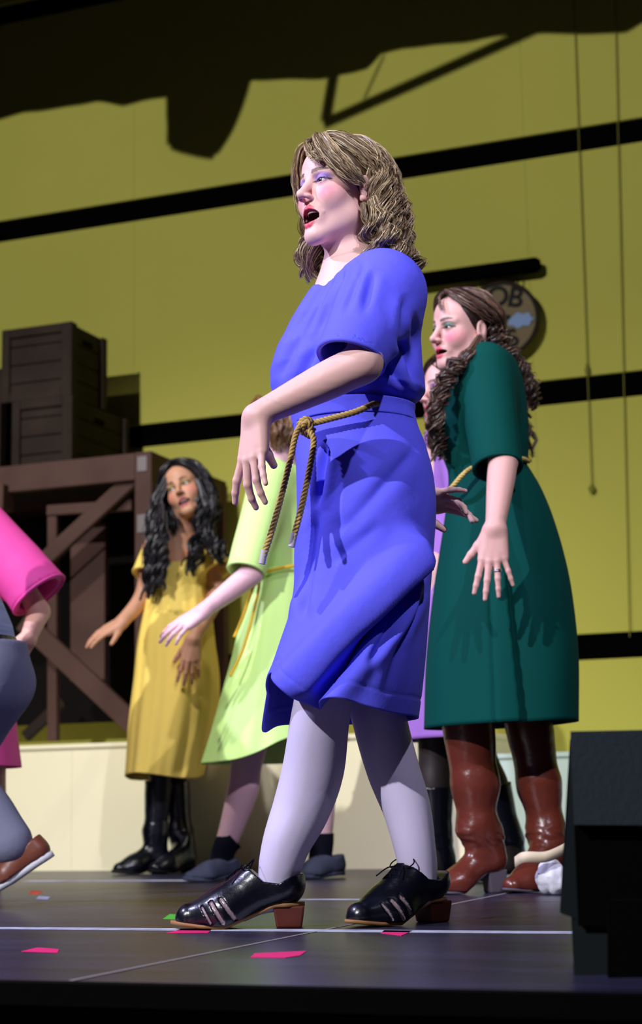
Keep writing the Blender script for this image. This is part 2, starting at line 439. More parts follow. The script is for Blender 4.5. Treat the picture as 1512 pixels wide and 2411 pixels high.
class Person:
    def __init__(self, px, D0, label, cat='person'):
        b = at(px, 2050, D0); self.O = np.array([b[0], b[1], 0.0]); self.D0 = D0
        self.root = empty('person', tuple(self.O), A_, label, cat)
        self.chains = []; self.hands = []; self.headM = None
    def J(self, px, py, dy=0.0):
        P = at(px, py, self.D0+dy); d = P-self.O
        return np.array([d@Rh, d@Fh, P[2]])
    def limb(self, pts, radii, k=.03):
        q = np.column_stack([np.array(pts, float), radii]); n = (len(pts)-1)*5+1 if len(pts) > 2 else 2
        q = spline(q, n)
        self.chains.append(([(q[i, :3], q[i+1, :3], q[i, 3], q[i+1, 3]) for i in range(n-1)], k))
    def head(self, px, py, dy, psi, pitch=0, roll=0, s=1.0, o=0.0, eo=1.0):
        self.hO = self.J(px, py, dy); self.headM = head_frame(psi, pitch, roll); self.hs = s; self.ho = o; self.heo = eo
    def hand(self, wrist, ydir, back, s=1.0, **k):
        y = np.array(ydir, float); y /= np.linalg.norm(y); z = np.array(back, float); z -= y*(z@y); z /= np.linalg.norm(z)
        x = np.cross(y, z); M = np.stack([x, y, z], 1); w = np.array(wrist, float)
        pr = [(w+M@a, w+M@b, r1, r2, kk) for a, b, r1, r2, kk in hand_prims(s, **k)]
        self.hands.append((w+M@np.array([0, .09, 0])*s, .135*s, pr, w, M))
        return pr
    def toh(self, p): return ((p-self.hO.astype(np.float32))@self.headM.astype(np.float32))/self.hs
    def sdf(self, p):
        p = np.asarray(p, np.float32); d = np.full(len(p), 9.0, np.float32)
        for ch, k in self.chains:
            c = cone(p, *ch[0])
            for s_ in ch[1:]: c = np.minimum(c, cone(p, *s_))
            d = su(d, c, k)
        for c, R, pr, w_, M_ in self.hands:
            e = sph(p, c, R); m = e < .05
            if m.any():
                q = p[m]; hd = np.full(len(q), 9.0, np.float32)
                for a, b, r1, r2, k in pr: hd = su(hd, cone(q, a, b, r1, r2), k)
                d[m] = su(d[m], hd, .016)
            d[~m] = np.minimum(d[~m], e[~m]+.03)
        if self.headM is not None:
            c = self.hO; e = sph(p, c, .15*self.hs); m = e < .05
            if m.any():
                d[m] = su(d[m], (head_sdf(self.toh(p[m]), self.ho, self.heo)*self.hs).astype(np.float32), .028)
            d[~m] = np.minimum(d[~m], e[~m]+.03)
        return d
    def build_body(self, colfn, hh=.0022, hhand=.0022, hb=.007, face=None, name='body'):
        pts = np.array([p for ch, k in self.chains for c in ch for p in (c[0], c[1])]); lo = pts.min(0)-.16; hi = pts.max(0)+.16
        regs = []
        if self.headM is not None:
            hc = self.hO+self.headM@np.array([0, 0, -.01])*self.hs; regs.append((hc, .155*self.hs, hh))
        for c, R, pr, w_, M_ in self.hands: regs.append((c, R*.92, hhand))
        ch = []
        for c, R, h in regs:
            keep = lambda q, H, c=c, R=R: np.linalg.norm(q-c, axis=1) < R+H*.9
            v, f = mesh_sdf(self.sdf, c-R-.01, c+R+.01, h, keep, 4); ch.append((v, f))
        def keepb(q, H):
            m = np.ones(len(q), bool)
            for c, R, h in regs: m &= np.linalg.norm(q-c, axis=1) > R-H*.9-.002
            return m
        lo2 = lo.copy(); hi2 = hi.copy()
        v, f = mesh_sdf(self.sdf, lo2, hi2, hb, keepb, 3); ch.append((v, f))
        V = np.concatenate([c[0] for c in ch])
        cols = colfn(V)
        if face is not None and self.headM is not None:
            n0 = len(ch[0][0]); q = self.toh(ch[0][0].astype(np.float32)).astype(float)
            cols[:n0] = head_paint(q, cols[:n0], o=self.ho, eo=self.heo, **face)
        o = link_mesh(name, ch, 'skin', self.root, cols); return o
    def eyes(self, gaze=(0, 1, 0), iris=(84, 70, 60)):
        g = np.array(gaze, float); g /= np.linalg.norm(g)
        for sx in (-1, 1):
            th = np.linspace(0, math.pi, 25); ph = np.linspace(0, 2*math.pi, 33)[:-1]
            a = np.cross(g, [0, 0, 1.0]); a /= np.linalg.norm(a); b = np.cross(a, g)
            v = np.array([g*math.cos(t)+(a*math.cos(q)+b*math.sin(q))*math.sin(t) for t in th for q in ph])
            ang = np.repeat(th, 32); c = np.tile(np.array(lin((196, 190, 192))), (len(v), 1))
            c[ang < .60] = lin(iris); c[(ang < .60) & (ang > .50)] = lin((30, 25, 25)); c[ang < .27] = (.004, .004, .004)
            q = np.array([[i*32+j, i*32+(j+1) % 32, (i+1)*32+(j+1) % 32, (i+1)*32+j] for i in range(24) for j in range(32)])
            P = np.array([sx*.031, .0700, 0])+v*.0128
            link_mesh('eye', [(self.hO+(P*self.hs)@self.headM.T, q)], 'eye_white', self.root, c)
    def teeth(self):
        n = 41; ang = np.linspace(-1.05, 1.05, n); pr = []
        for r, z in ((.0205, -.0595), (.0218, -.0615), (.0212, -.0690), (.0195, -.0690)):
            k = 1+.025*np.abs(np.cos(ang*9))
            pr.append(np.stack([np.sin(ang)*r*.95*k, .0635+np.cos(ang)*r*k, np.full(n, z)-(.0008*np.abs(np.cos(ang*9)) if z < -.068 else 0)], 1))
        V = np.concatenate(pr); q = np.array([[i*n+j, i*n+j+1, (i+1)*n+j+1, (i+1)*n+j] for i in range(3) for j in range(n-1)])
        link_mesh('teeth', [(self.hO+(V*self.hs)@self.headM.T, q)], 'teeth', self.root)
    def H(self, v): return self.hO+self.headM@(np.array(v, float)*self.hs)
    def hair(self, locks, guides, base, light, seed=1, capR=(.081, .101, .086), strand=.0009, NK=26, cap=True, plane=(.82, -.57, .010), core=.55, capw=0.0):
        """locks: dicts of falling locks by azimuth; guides: explicit control points in the head frame"""
        r = np.random.default_rng(seed); C0 = np.array([0, -.014, .038]); RR = np.array(capR)
        P = []; R = []; K = []     # lock guide paths in person frame, lock radius, strands
        def loc(v): return self.hO+(v*self.hs)@self.headM.T
        for L in locks:
            for i in range(L['n']):
                az = math.radians(r.uniform(*L['az'])); t0 = math.radians(r.uniform(*L.get('t0', (8, 45)))); t1 = math.radians(r.uniform(*L.get('t1', (92, 112))))
                lift = r.uniform(*L.get('lift', (1.0, 1.06)))
                ts = np.linspace(t0, t1, 14)
                az2 = az+np.radians(L.get('twist', 0))*np.linspace(0, 1, 14)
                v = np.stack([np.sin(az2)*np.sin(ts), np.cos(az2)*np.sin(ts), np.cos(ts)], 1)*RR*lift*(1+.05*np.linspace(0, 1, 14)[:, None])+C0
                g = loc(v); d = g[-1]-g[-2]; d /= np.linalg.norm(d)
                ln = r.uniform(*L['len']); n2 = 22; st = ln/n2; pts = [g[-1]]
                drift = np.array(L.get('drift', (0, 0, 0)), float)
                for k in range(n2):
                    d = d*.72+np.array([0, 0, -1.0])*.28+drift*.28; d /= np.linalg.norm(d); pts.append(pts[-1]+d*st)
                g = np.concatenate([g, np.array(pts[1:])])
                P.append(g); R.append(L.get('r', .014)*r.uniform(.8, 1.2)); K.append((L, len(g)))
        for G in guides:
            for i in range(G['n']):
                jit = r.normal(size=3)*G.get('jit', .004)
                if 'wpts' in G:
                    cp = np.array(G['wpts'], float)+jit*np.linspace(.5, 1, len(G['wpts']))[:, None]
                    g = spline(cp, 36); P.append(g); R.append(G.get('r', .010)*r.uniform(.8, 1.2)); K.append((G, 36)); continue
                cp = np.array(G['pts'], float)+jit*np.linspace(.5, 1, len(G['pts']))[:, None]
                if 'pts2' in G:
                    u = r.random(); cp = cp*(1-u)+np.array(G['pts2'], float)*u
                g = loc(spline(cp, 36)); P.append(g); R.append(G.get('r', .010)*r.uniform(.8, 1.2)); K.append((G, 36))
        allp = []; allr = []; allc = []; cores = []; corer = []
        for g, rad, (L, n) in zip(P, R, K):
            u = np.linspace(0, 1, NK); g = spline(g, NK)
            T = np.gradient(g, axis=0); T /= np.linalg.norm(T, axis=1, keepdims=True)
            ref = np.array([.31, .87, .2]); S = np.cross(T, ref); S /= np.linalg.norm(S, axis=1, keepdims=True); B = np.cross(T, S)
            c0 = L.get('curl0', .45); env = np.clip((u-c0)/.25, 0, 1)*L.get('curl', .01)
            ph = u*L.get('freq', 22)*r.uniform(.8, 1.2)+r.random()*6.28
            cen = g+(S*np.cos(ph)[:, None]+B*np.sin(ph)[:, None])*env[:, None]
            w = rad*(.55+.75*np.sin(np.clip(u*1.05, 0, 1)*math.pi*.62))*np.clip((1.04-u)/.22, .08, 1)
            cores.append(cen); corer.append(np.maximum(w*core, .0006))
            ns = L.get('strands', 22)
            a = r.random(ns)*6.28; rr = np.sqrt(r.random(ns))
            off = (S[None]*np.cos(a)[:, None, None]+B[None]*np.sin(a)[:, None, None])*(rr[:, None]*w[None])[:, :, None]
            tw = r.normal(size=(ns, 1))*1.2
            fr = r.normal(size=(ns, NK, 3)).cumsum(axis=1)*L.get('frizz', .0004)
            s_ = cen[None]+off+fr+(S[None]*np.sin(ph[None]*1.7+tw)[:, :, None])*(.0013*np.clip(u*1.4, 0, 1))[None, :, None]
            allp.append(s_); allr.append(strand*(.75+.5*r.random((ns, 1)))*np.clip((1.06-u)/.3, .25, 1)[None])
            mixv = np.clip(r.normal(.45, .28, size=(ns, 1)), 0, 1)
            allc.append(np.repeat(np.repeat(np.array(lin(base))[None, None]*(1-mixv[..., None])+np.array(lin(light))[None, None]*mixv[..., None], NK, 1), 2, 1).reshape(-1, 3))
        ap = np.concatenate(allp); ar = np.concatenate(allr)
        v, q = ribbons(ap, ar); cols = [np.concatenate(allc)]; ch = [(v, q)]
        v, q = tubes(np.array(cores), np.array(corer), 6); ch.append((v, q)); cols.append(np.tile(np.array(lin(base))*.75, (len(v), 1)))
        if cap:
            pl = plane
            def f(p):
                q = self.toh(p); d = ell(q, C0, RR*.985+capw)
                return np.maximum(d, (pl[0]*q[:, 1]+pl[1]*q[:, 2]-pl[2])*.9)*self.hs
            v, q = mesh_sdf(f, self.hO-.2, self.hO+.2, .0045, None, 3); ch.append((v, q))
            h = self.toh(v.astype(np.float32)); st = .5+.5*np.sin(np.arctan2(h[:, 0], h[:, 1])*70+np.sin(h[:, 2]*80)*2)
            cols.append(np.array(lin(base))[None]*(.55+.5*st[:, None]))
        return link_mesh('hair', ch, 'hair', self.root, np.concatenate(cols))
    # ---- clothing
    def rows(self, rows, dy=0.0):
        out = []
        for r in rows:
            py, L, R, b = r[:4]; e = r[4] if len(r) > 4 else dy
            c = self.J((L+R)/2, py, e); a = abs(self.J(R, py, e)[0]-self.J(L, py, e)[0])/2
            out.append((c[2], c[0], a, c[1], b))
        return out
    def top(self, name, rows, sleeves, material, neck=None, h=.006, wr=.003, seed=3, parent=None, extra=None, dy=0.0, k=.045, wfreq=28, disp=None):
        """bodice: stacked ellipses blended with hollow sleeves [(a, b, r1, r2)]"""
        es = estack(self.rows(rows, dy)); zz = [r[0] for r in self.rows(rows, dy)]
        def f(p):
            p = np.asarray(p, np.float32); d = es(p)
            for sl in sleeves:
                a, b, r1, r2 = sl[:4]; a = np.asarray(a); b = np.asarray(b); t = (b-a)/np.linalg.norm(b-a)
                nn = np.array(sl[4], float) if len(sl) > 4 else t; nn = nn/np.linalg.norm(nn)
                c = np.maximum(cone(p, a, b+t*.08, r1, r2+(r2-r1)*.3), (p-b.astype(np.float32))@nn.astype(np.float32))
                d = su(d, c, k)
            for sl in sleeves:
                a, b, r1, r2 = sl[:4]; a = np.asarray(a); b = np.asarray(b); t = (b-a)/np.linalg.norm(b-a); ln = np.linalg.norm(b-a)
                d = ss(d, cone(p, b-t*ln*.55, b+t*.15, r1*.7, r2-.009), .002)
            if neck is not None:
                for nk in neck: d = ss(d, cone(p, *nk), .006)
            if extra is not None: d = extra(p, d)
            return d
        R = self.rows(rows, dy); allp = [np.array([r[1]-r[2], r[3]-r[4], r[0]]) for r in R]+[np.array([r[1]+r[2], r[3]+r[4], r[0]]) for r in R]
        for a, b, r1, r2 in [q[:4] for q in sleeves]: allp += [np.asarray(a)-r1, np.asarray(a)+r1, np.asarray(b)-r2-.02, np.asarray(b)+r2+.02]
        lo = np.min(allp, 0)-.03; hi = np.max(allp, 0)+.03
        V, F = mesh_sdf(f, lo, hi, h, None, 3, 2.4)
        N = normals(V, F); fade = np.ones(len(V))
        for sl in sleeves: fade *= np.clip((np.linalg.norm(V-np.asarray(sl[1]), axis=1)-sl[3]*1.15)/.04, 0, 1)
        V = V+N*(wob(V*np.array([1, 1, .45]), wfreq, seed)*wr*fade)[:, None]
        if disp is not None: V = V+N*(disp(self.topx(V), V, None)*fade)[:, None]
        top_o = link_mesh(name, [(V, F)], material, parent or self.root)
        for sl in sleeves:
            a, b, r1, r2 = [np.asarray(x, float) for x in sl[:4]]; L = np.linalg.norm(b-a); t = (b-a)/L
            nn = np.array(sl[4], float) if len(sl) > 4 else t; nn = nn/np.linalg.norm(nn)
            kp = (r2+(r2-r1)*.3-r1)/(L+.08); e1 = np.cross(t, [.3, .2, .9]); e1 /= np.linalg.norm(e1); e2 = np.cross(t, e1)
            th = np.linspace(0, 2*math.pi, 73); e = e1*np.cos(th)[:, None]+e2*np.sin(th)[:, None]
            tau = -((a-b)@nn+(e@nn)*r1)/(t@nn+kp*(e@nn)); pth = a+t*tau[:, None]+e*(r1+kp*tau-.0035)[:, None]
            link_mesh('sleeve_hem', [tubes(pth[None], np.full((1, 73), .0055), 8)], material, top_o)
        return top_o
    def skirt(self, name, rows, material, fold=.03, nf=(5, 9, 14), seed=5, hem=None, disp=None, nt=110, nth=200, dy=0.0, parent=None, thick=.003, fold0=.12, shift=None):
        """loft of elliptic rings given by their pixel outline; hem: fn(theta)->dz"""
        R = np.array([self.rows([r], dy)[0] for r in rows]); S = spline(R, nt); r = np.random.default_rng(seed)
        th = np.linspace(0, 2*math.pi, nth, endpoint=False); t = np.linspace(0, 1, nt)
        F = np.zeros((nt, nth))
        for i, k in enumerate(nf):
            phs = r.random()*6.28; dr = r.normal()*.5
            F += np.cos(k*th[None]+phs+dr*t[:, None]*2)/(1+i*.6)
        F = np.sign(F)*np.abs(F)**1.15/len(nf)*1.6
        A = (fold*(fold0+(1-fold0)*t**1.3))[:, None]*F
        x = S[:, 1:2]+S[:, 2:3]*np.cos(th)[None]*(1+A*.55); y = S[:, 3:4]+S[:, 4:5]*np.sin(th)[None]*(1+A*1.2)
        z = np.repeat(S[:, 0:1], nth, 1)
        if hem is not None: z = z+hem(th)[None]*(t**2)[:, None]
        V = np.stack([x, y, z], -1)
        i = np.arange(nt-1)[:, None]*nth; j = np.arange(nth)[None]; j2 = (j+1) % nth
        q = np.stack([i+j, i+j2, i+nth+j2, i+nth+j], -1).reshape(-1, 4)
        V = V.reshape(-1, 3)
        tt = np.repeat(t, nth)
        N = normals(V, q); cen = np.stack([np.repeat(S[:, 1], nth), np.repeat(S[:, 3], nth), V[:, 2]], 1)
        N = N*np.sign(((V-cen)*N).sum(1))[:, None]
        V = V+N*(wob(V*np.array([1, 1, .35]), 26, seed+9)*.003*np.clip(tt*3, 0, 1))[:, None]
        if disp is not None:
            px0 = self.topx(V); V0 = V; V = V+N*disp(px0, V, tt)[:, None]
            if shift is not None: V = V+shift(px0, V0)
        o = link_mesh(name, [(V, q)], material, parent or self.root)
        m = o.modifiers.new('cloth', 'SOLIDIFY'); m.thickness = thick; m.offset = 0
        return o
    def topx(self, V):
        W = self.O+V[:, :1]*Rh+V[:, 1:2]*Fh+V[:, 2:3]*Zv-CAM
        d = W@Fv; return np.stack([CX+FPX*(W@Rv)/d, CY-FPX*(W@Uv)/d], 1)
    def tube(self, name, pts, radii, material, parent=None, n=50, sides=24, wr=0.0, seed=1, freq=60):
        p = spline(pts, n); rr = np.interp(np.linspace(0, 1, n), np.linspace(0, 1, len(radii)), radii)
        v, q = tubes(p[None], rr[None], sides)
        if wr: N = normals(v, q); v = v+N*(wob(v*np.array([.4, .4, 1]), freq, seed)*wr)[:, None]
        return link_mesh(name, [(v, q)], material, parent or self.root)
    # ---- footwear.  foot frame: origin under the heel, x to the toe, z up
    def footM(self, heel, toe, up=(0, 0, 1)):
        heel = np.array(heel, float); x = np.array(toe, float)-heel; L = np.linalg.norm(x); x /= L
        u = np.array(up, float); u -= x*(u@x); u /= np.linalg.norm(u); y = np.cross(u, x)
        return heel, np.stack([x, y, u], 1), L
    def shoe(self, heel, toe, up=(0, 0, 1), hh=.04, material='black_leather', sole='sole_tan', heelm='heel_wood', top=.1, wide=1.0, laces=True, shaft=None,
             cuts=False, name='shoe', h=.0032, sole_t=.007, block=(-.004, .058), wr=0.0, blunt=0.0, tops=None, hwide=1.0):
        O, M, L = self.footM(heel, toe, up); s = L/.255; hh = hh/s
        zs = lambda x: np.interp(x, [-.01, .055, .095, .15, .2, .262], [hh+sole_t, hh*.97+sole_t, hh*.55+sole_t, sole_t, sole_t+.002, sole_t+.010])
        def foot(q):
            qo = q; q = q*np.array([1, 1/hwide, 1], np.float32)
            d = cone(q, (.036, 0, .045+hh), (.040, 0, .115+hh), .036, .035)
            d = su(d, cone(q, (.038, 0, .040+hh), (.150, 0, .036), .036, .040), .03)
            d = su(d, cone(q, (.06, 0, .085+hh), (.165, 0, .030), .033, .034), .03)
            q = qo; a = q*np.array([1, .92/wide, 1+.25*blunt], np.float32)
            d = su(d, cone(a, (.150, .002, .026), (.222, 0, .022), .043, .029), .03)
            if shaft is None:
                tp = np.interp(q[:, 0], [0, .03, .06, .10, .125, .2], [top+hh, top*.93+hh, top*.80+hh, top*.97+hh, top*.9+hh*.8, .2])
                if tops is not None: tp = np.interp(q[:, 0], *tops)
                d = np.maximum(d, q[:, 2]-tp)
            return np.maximum(d, (zs(q[:, 0])-q[:, 2])*.95)
        if cuts:
            ct = [((.128, .016), (.158, .058), .0040), ((.154, .014), (.178, .052), .0038), ((.179, .014), (.196, .044), .0024)]
        def f(p):
            q = ((np.asarray(p, np.float32)-O.astype(np.float32))@M.astype(np.float32))/s
            d = foot(q)
            if cuts:
                q2 = q*np.array([1, 0, 1], np.float32)
                for (x0, z0), (x1, z1), r in ct: d = np.maximum(d, -np.maximum(cone(q2, (x0, 0, z0), (x1, 0, z1), r, r), -(d+.004)))
            d = d*s
            if shaft is not None:
                for a, b, r1, r2 in shaft: d = su(d, cone(np.asarray(p, np.float32), a, b, r1, r2), .03)
                a, b, r1, r2 = shaft[-1]; t = (np.asarray(b)-np.asarray(a)); t = t/np.linalg.norm(t)
                d = np.maximum(d, (np.asarray(p, np.float32)-np.asarray(b, np.float32))@t.astype(np.float32))
            return d
        c = [O+M@np.array(v)*s for v in ((0, -.06, 0), (0, .06, 0), (.27, 0, 0), (.04, 0, .17), (-.03, 0, 0))]
        if shaft is not None:
            for a, b, r1, r2 in shaft: c += [np.asarray(a)-r1-.02, np.asarray(a)+r1+.02, np.asarray(b)-r2-.02, np.asarray(b)+r2+.02]
        lo = np.min(c, 0)-.05; hi = np.max(c, 0)+.05
        V, F = mesh_sdf(f, lo, hi, h, None, 3)
        if wr:
            N = normals(V, F); q = ((V-O)@M)/s
            wgt = np.exp(-((q[:, 2]-.15)/.06)**2)+.25
            V = V+N*((wob(V*np.array([.5, .5, 1.8]), 60, 11)+.8*np.abs(wob(V*np.array([.7, .7, 2.2]), 75, 12))*np.exp(-((q[:, 2]-.17)/.05)**2))*wr*wgt)[:, None]
        cc = None
        if cuts:
            q = (((V-O)@M)/s).astype(np.float32); cc = np.tile(np.array(lin((12, 14, 26))), (len(V), 1))
            q2 = q*np.array([1, 0, 1], np.float32)
            for (x0, z0), (x1, z1), r in ct: cc[(cone(q2, (x0, 0, z0), (x1, 0, z1), r, r) < .0006) & (foot(q) < -.002)] = lin((150, 130, 138))
            material = 'shoe_paint'
        root = link_mesh(name, [(V, F)], material, self.root, cc)
        # sole
        n = 40; xs = np.linspace(-.004, .260, n)
        wd = np.interp(xs, [-.004, .004, .03, .09, .15, .19, .23, .25, .26], [.008, .022, .034, .031, .043*wide, .042*wide, .031, .018, .004])
        up_ = np.stack([np.concatenate([xs, xs[::-1]]), np.concatenate([wd, -wd[::-1]])], 1)
        zt = zs(up_[:, 0])+.001; zb = zt-sole_t
        top_ = np.column_stack([up_, zt]); bot = np.column_stack([up_, zb]); m2 = 2*n
        V = np.concatenate([top_, bot]); side = np.array([[i, (i+1) % m2, m2+(i+1) % m2, m2+i] for i in range(m2)])
        fl_ = np.array([[i, i+1, m2-2-i, m2-1-i] for i in range(n-1)])
        V = O+(V*s)@M.T
        link_mesh('sole', [(V, np.concatenate([side, fl_[:, ::-1], fl_+m2]))], sole, root)
        if hh > .012:
            xs = np.array([block[0], block[1]]); y = .030
            zt = zs(np.array([0, .05]))-sole_t+.002
            b = np.array([[xs[0]+.006, -y*.85, 0], [xs[1]-.006, -y*.85, 0], [xs[1]-.006, y*.85, 0], [xs[0]+.006, y*.85, 0], [xs[0], -y, zt[0]], [xs[1], -y, zt[1]], [xs[1], y, zt[1]], [xs[0], y, zt[0]]])
            bevel(link_mesh('heel', [(O+(b*s)@M.T, QB)], heelm, root, smooth=False), .004, 2)
        if laces:
            ch = []
            def topz(x):   # upper surface along the centre line
                z = np.linspace(.02, .2, 200); q = np.stack([np.full(200, x), np.zeros(200), z], 1).astype(np.float32)
                d = foot(q); i = np.where(d < 0)[0]; return z[i[-1]] if len(i) else .05
            lx = np.linspace(.100, .150, 5)
            for k in range(5):
                z = topz(lx[k])
                for a, b in (((lx[k], -.014), (lx[min(k+1, 4)], .014)), ((lx[k], .014), (lx[min(k+1, 4)], -.014))):
                    z2 = topz(lx[min(k+1, 4)])
                    pp = np.array([[a[0], a[1], z-.003], [(a[0]+b[0])/2, 0, (z+z2)/2+.005], [b[0], b[1], z2-.003]])
                    ch += tube1(O+(pp*s)@M.T, .0016, 12, 6)
            z = topz(.100)
            for sy in (-1, 1):
                pp = np.array([[.103, 0, z+.003], [.096, sy*.018, z+.020], [.105, sy*.034, z+.012], [.116, sy*.026, z+.002], [.106, 0, z+.004]])
                ch += tube1(O+(pp*s)@M.T, .0014, 24, 6)
                pp = np.array([[.104, 0, z+.004], [.125, sy*.022, z+.003], [.148, sy*.036, z-.014]])
                ch += tube1(O+(pp*s)@M.T, .0014, 16, 6)
            link_mesh('lace', ch, 'sock_black', root)
        return root
def folds(lines, ycut=.03):
    """fold displacement along lines given in the picture frame, on the side that faces the audience"""
    def f(px, V, t):
        o = np.zeros(len(V))
        for p, q, a, wd in lines:
            d = np.array(q)-np.array(p, float); L = np.linalg.norm(d); d /= L; n = np.array([-d[1], d[0]])
            r = px-np.array(p); u = r@d; s = r@n; e = np.clip(u/30+.3, 0, 1)*np.clip((L-u)/(.5*L), 0, 1)
            o += e*(-a*np.exp(-(s/wd)**2)+.6*a*np.exp(-((s-2.2*wd)/(1.5*wd))**2)+.4*a*np.exp(-((s+2.2*wd)/(1.5*wd))**2))
        return o*np.clip((ycut-V[:, 1])/.05, 0, 1)
    return f
SK = np.array(lin((214, 168, 158)))
def skin_cols(base):
    b = np.array(lin(base))
    return lambda V: np.tile(b, (len(V), 1))*(1+.05*wob(V, 30, 2))[:, None]

# ------------------------------------------------------------------ stage, wall, risers
YW = 7.69; YE = 2.2; YR = 6.42
def planeX(px, py, X): q = ray(px, py); return CAM+q*X/q[0]
floor = link_mesh('floor', [boxm((-9.5, YE, -.06), (3.5, 8.4, -.004))], 'joint_dust', kind='structure', smooth=False)
xs = [-8.55, -6.11, -3.67, -1.245, 1.2, 3.5]; ys = [YE, 4.2, 6.2, 8.4]
for i in range(5):
    for j in range(3):
        bevel(link_mesh('deck_panel', [boxm((xs[i]+.0025, ys[j]+.001, -.003), (xs[i+1]-.0025, ys[j+1]-.001, 0))], 'stage_black', floor, smooth=False), .0015, 1)
link_mesh('joint_strip', [boxm((xs[3]-.004, YE+.01, .0002), (xs[3]+.004, 6.2, .0009))], 'joint_dust', floor, smooth=False)
fas = link_mesh('trim_1', [boxm((-9.5, YE-.03, -1.2), (3.5, YE, -.004))], 'stage_fascia', kind='structure', smooth=False)
link_mesh('edge_strip', [boxm((-9.5, YE-.034, -.03), (3.5, YE-.002, .001))], 'black_case', fas, smooth=False)
pit = link_mesh('trim_2', [boxm((-9.5, -5, -1.3), (6.5, YE-.03, -1.2))], 'stage_fascia', kind='structure', smooth=False)
wall = link_mesh('wall_back', [boxm((-10.5, YW+.02, -.02), (4.0, YW+.16, 6.2))], 'black_paint', kind='structure', smooth=False)
sz = [(-.0, .885), (1.005, 2.095), (2.217, 3.325), (3.448, 4.60), (4.72, 5.85)]
sx = [wl(315, 500, YW)[0]+k*(wl(1235, 360, YW)[0]-wl(315, 500, YW)[0]) for k in range(-3, 5)]
for z0, z1 in sz:
    for i in range(len(sx)-1):
        bevel(link_mesh('panel', [boxm((sx[i]+.0004, YW, z0), (sx[i+1]-.0004, YW+.02, z1))], 'yellow_paint', wall, smooth=False), .0006, 1)

zR = wl(300, 1747, YR)[2]; xR = wl(1105, 1900, YR)[0]
riser = empty('riser', (-4.5, YR, 0), 0, 'long low cream platform at the back carrying the brown timber frame', 'platform')
def put(o, parent):
    o.parent = parent; o.location = [-c for c in parent.location]; return o
for i, x0 in enumerate(np.arange(-8.5, xR-.01, 2.44)):
    x1 = min(x0+2.44, xR)
    put(bevel(link_mesh('front_panel', [boxm((x0+.0003, YR, 0), (x1-.0003, YR+.02, zR-.02))], 'cream_paint', smooth=False), .0004, 1), riser)
put(link_mesh('end_panel', [boxm((xR-.02, YR+.02, 0), (xR, YW-.01, zR-.02))], 'cream_paint', smooth=False), riser)
put(bevel(link_mesh('deck', [boxm((-8.5, YR-.01, zR-.02), (xR+.01, YW-.01, zR))], 'cream_paint', smooth=False), .003, 1), riser)
zR2 = wl(1185, 1774, YR)[2]
r2 = empty('riser', (-.6, YR, 0), 0, 'short pale grey-green platform behind the brown boots at the right', 'platform')
put(bevel(link_mesh('front_panel', [boxm((xR+.015, YR+.03, 0), (1.5, YR+.05, zR2-.02))], 'pale_paint', smooth=False), .002, 1), r2)
put(bevel(link_mesh('deck', [boxm((xR+.015, YR+.02, zR2-.02), (1.5, YW-.01, zR2))], 'pale_paint', smooth=False), .003, 1), r2)

# ------------------------------------------------------------------ timber frame, crates
YT = 6.75
T0 = wl(340, 1064, YT); zT = T0[2]; xT = wl(358, 1300, YT)[0]; yTb = min(planeX(575, 1210, xT)[1], 7.55)
tf = empty('timber_frame', (xT-.9, YT, zR), 0, 'brown timber trestle frame with diagonal braces under the dark crates', 'frame')
def tb(name, p0, p1, w1, w2, m='brown_wood', up=(0, 0, 1)):
    return put(bevel(link_mesh(name, [beam(p0, p1, w1, w2, up)], m, smooth=False), .004, 1), tf)
xL = xT-2.1; bz = wl(330, 1066, YT)[2]-wl(330, 1130, YT)[2]
tb('top_rail', (xL, YT+.02, zT-bz/2), (xT-.085, YT+.02, zT-bz/2), .04, bz)
for x in (xT-.04, xL):
    tb('post', (x, YT+.02, zR), (x, YT+.02, zT), .085, .06, up=(0, 1, 0))
    tb('post', (x, yTb, zR), (x, yTb, zT-.02), .085, .06, up=(0, 1, 0))
tb('side_rail', (xT-.02, YT+.05, zT-bz/2), (xT-.02, yTb, zT-bz/2), .04, bz)
tb('side_rail', (xL, YT+.05, zT-bz/2), (xL, yTb, zT-bz/2), .04, bz)
tb('back_rail', (xL, yTb, zT-bz/2), (xT, yTb, zT-bz/2), .04, bz)
for i in range(9):
    y0 = YT+.045+i*(yTb-YT-.04)/9
    tb('top_board', (xL, y0+.045, zT-.012), (xT-.045, y0+.045, zT-.012), (yTb-YT)/9-.004, .024, 'dark_wood')
def dg(a, b, wpx, y=YT+.045, m='brown_wood'):
    p, q = wl(a[0], a[1], y), wl(b[0], b[1], y); tb('brace', p, q, .035, wpx/560, m, up=(1, 0, 1))
dg((322, 1120), (70, 1352), 42)
dg((55, 1462), (322, 1712), 52)
dg((126, 1195), (126, 1745), 28, YT+.10)
dg((113, 1203), (313, 1190), 28, YT+.09)
dg((60, 1735), (150, 1650), 30, YT+.5, 'dark_wood')
p0 = wl(165, 1235, YT+.22); p1 = wl(246, 1600, YT+.22)
put(bevel(link_mesh('door_panel', [boxm((p0[0], p0[1], p1[2]), (p1[0], p0[1]+.03, p0[2]))], 'brown_wood', smooth=False), .004, 1), tf)
tb('ledge', wl(20, 1172, YT), wl(-150, 1185, YT), .1, .12)
for k in range(3):   # two plates at the corner post
    pass
for py0, py1 in ((1075, 1108), (1212, 1252)):
    a = wl(323, py0, YT-.015); b = wl(345, py1, YT-.015)
    put(link_mesh('plate', [boxm((a[0], YT-.014, b[2]), (b[0], YT-.009, a[2]))], 'steel_plate', smooth=False), tf)
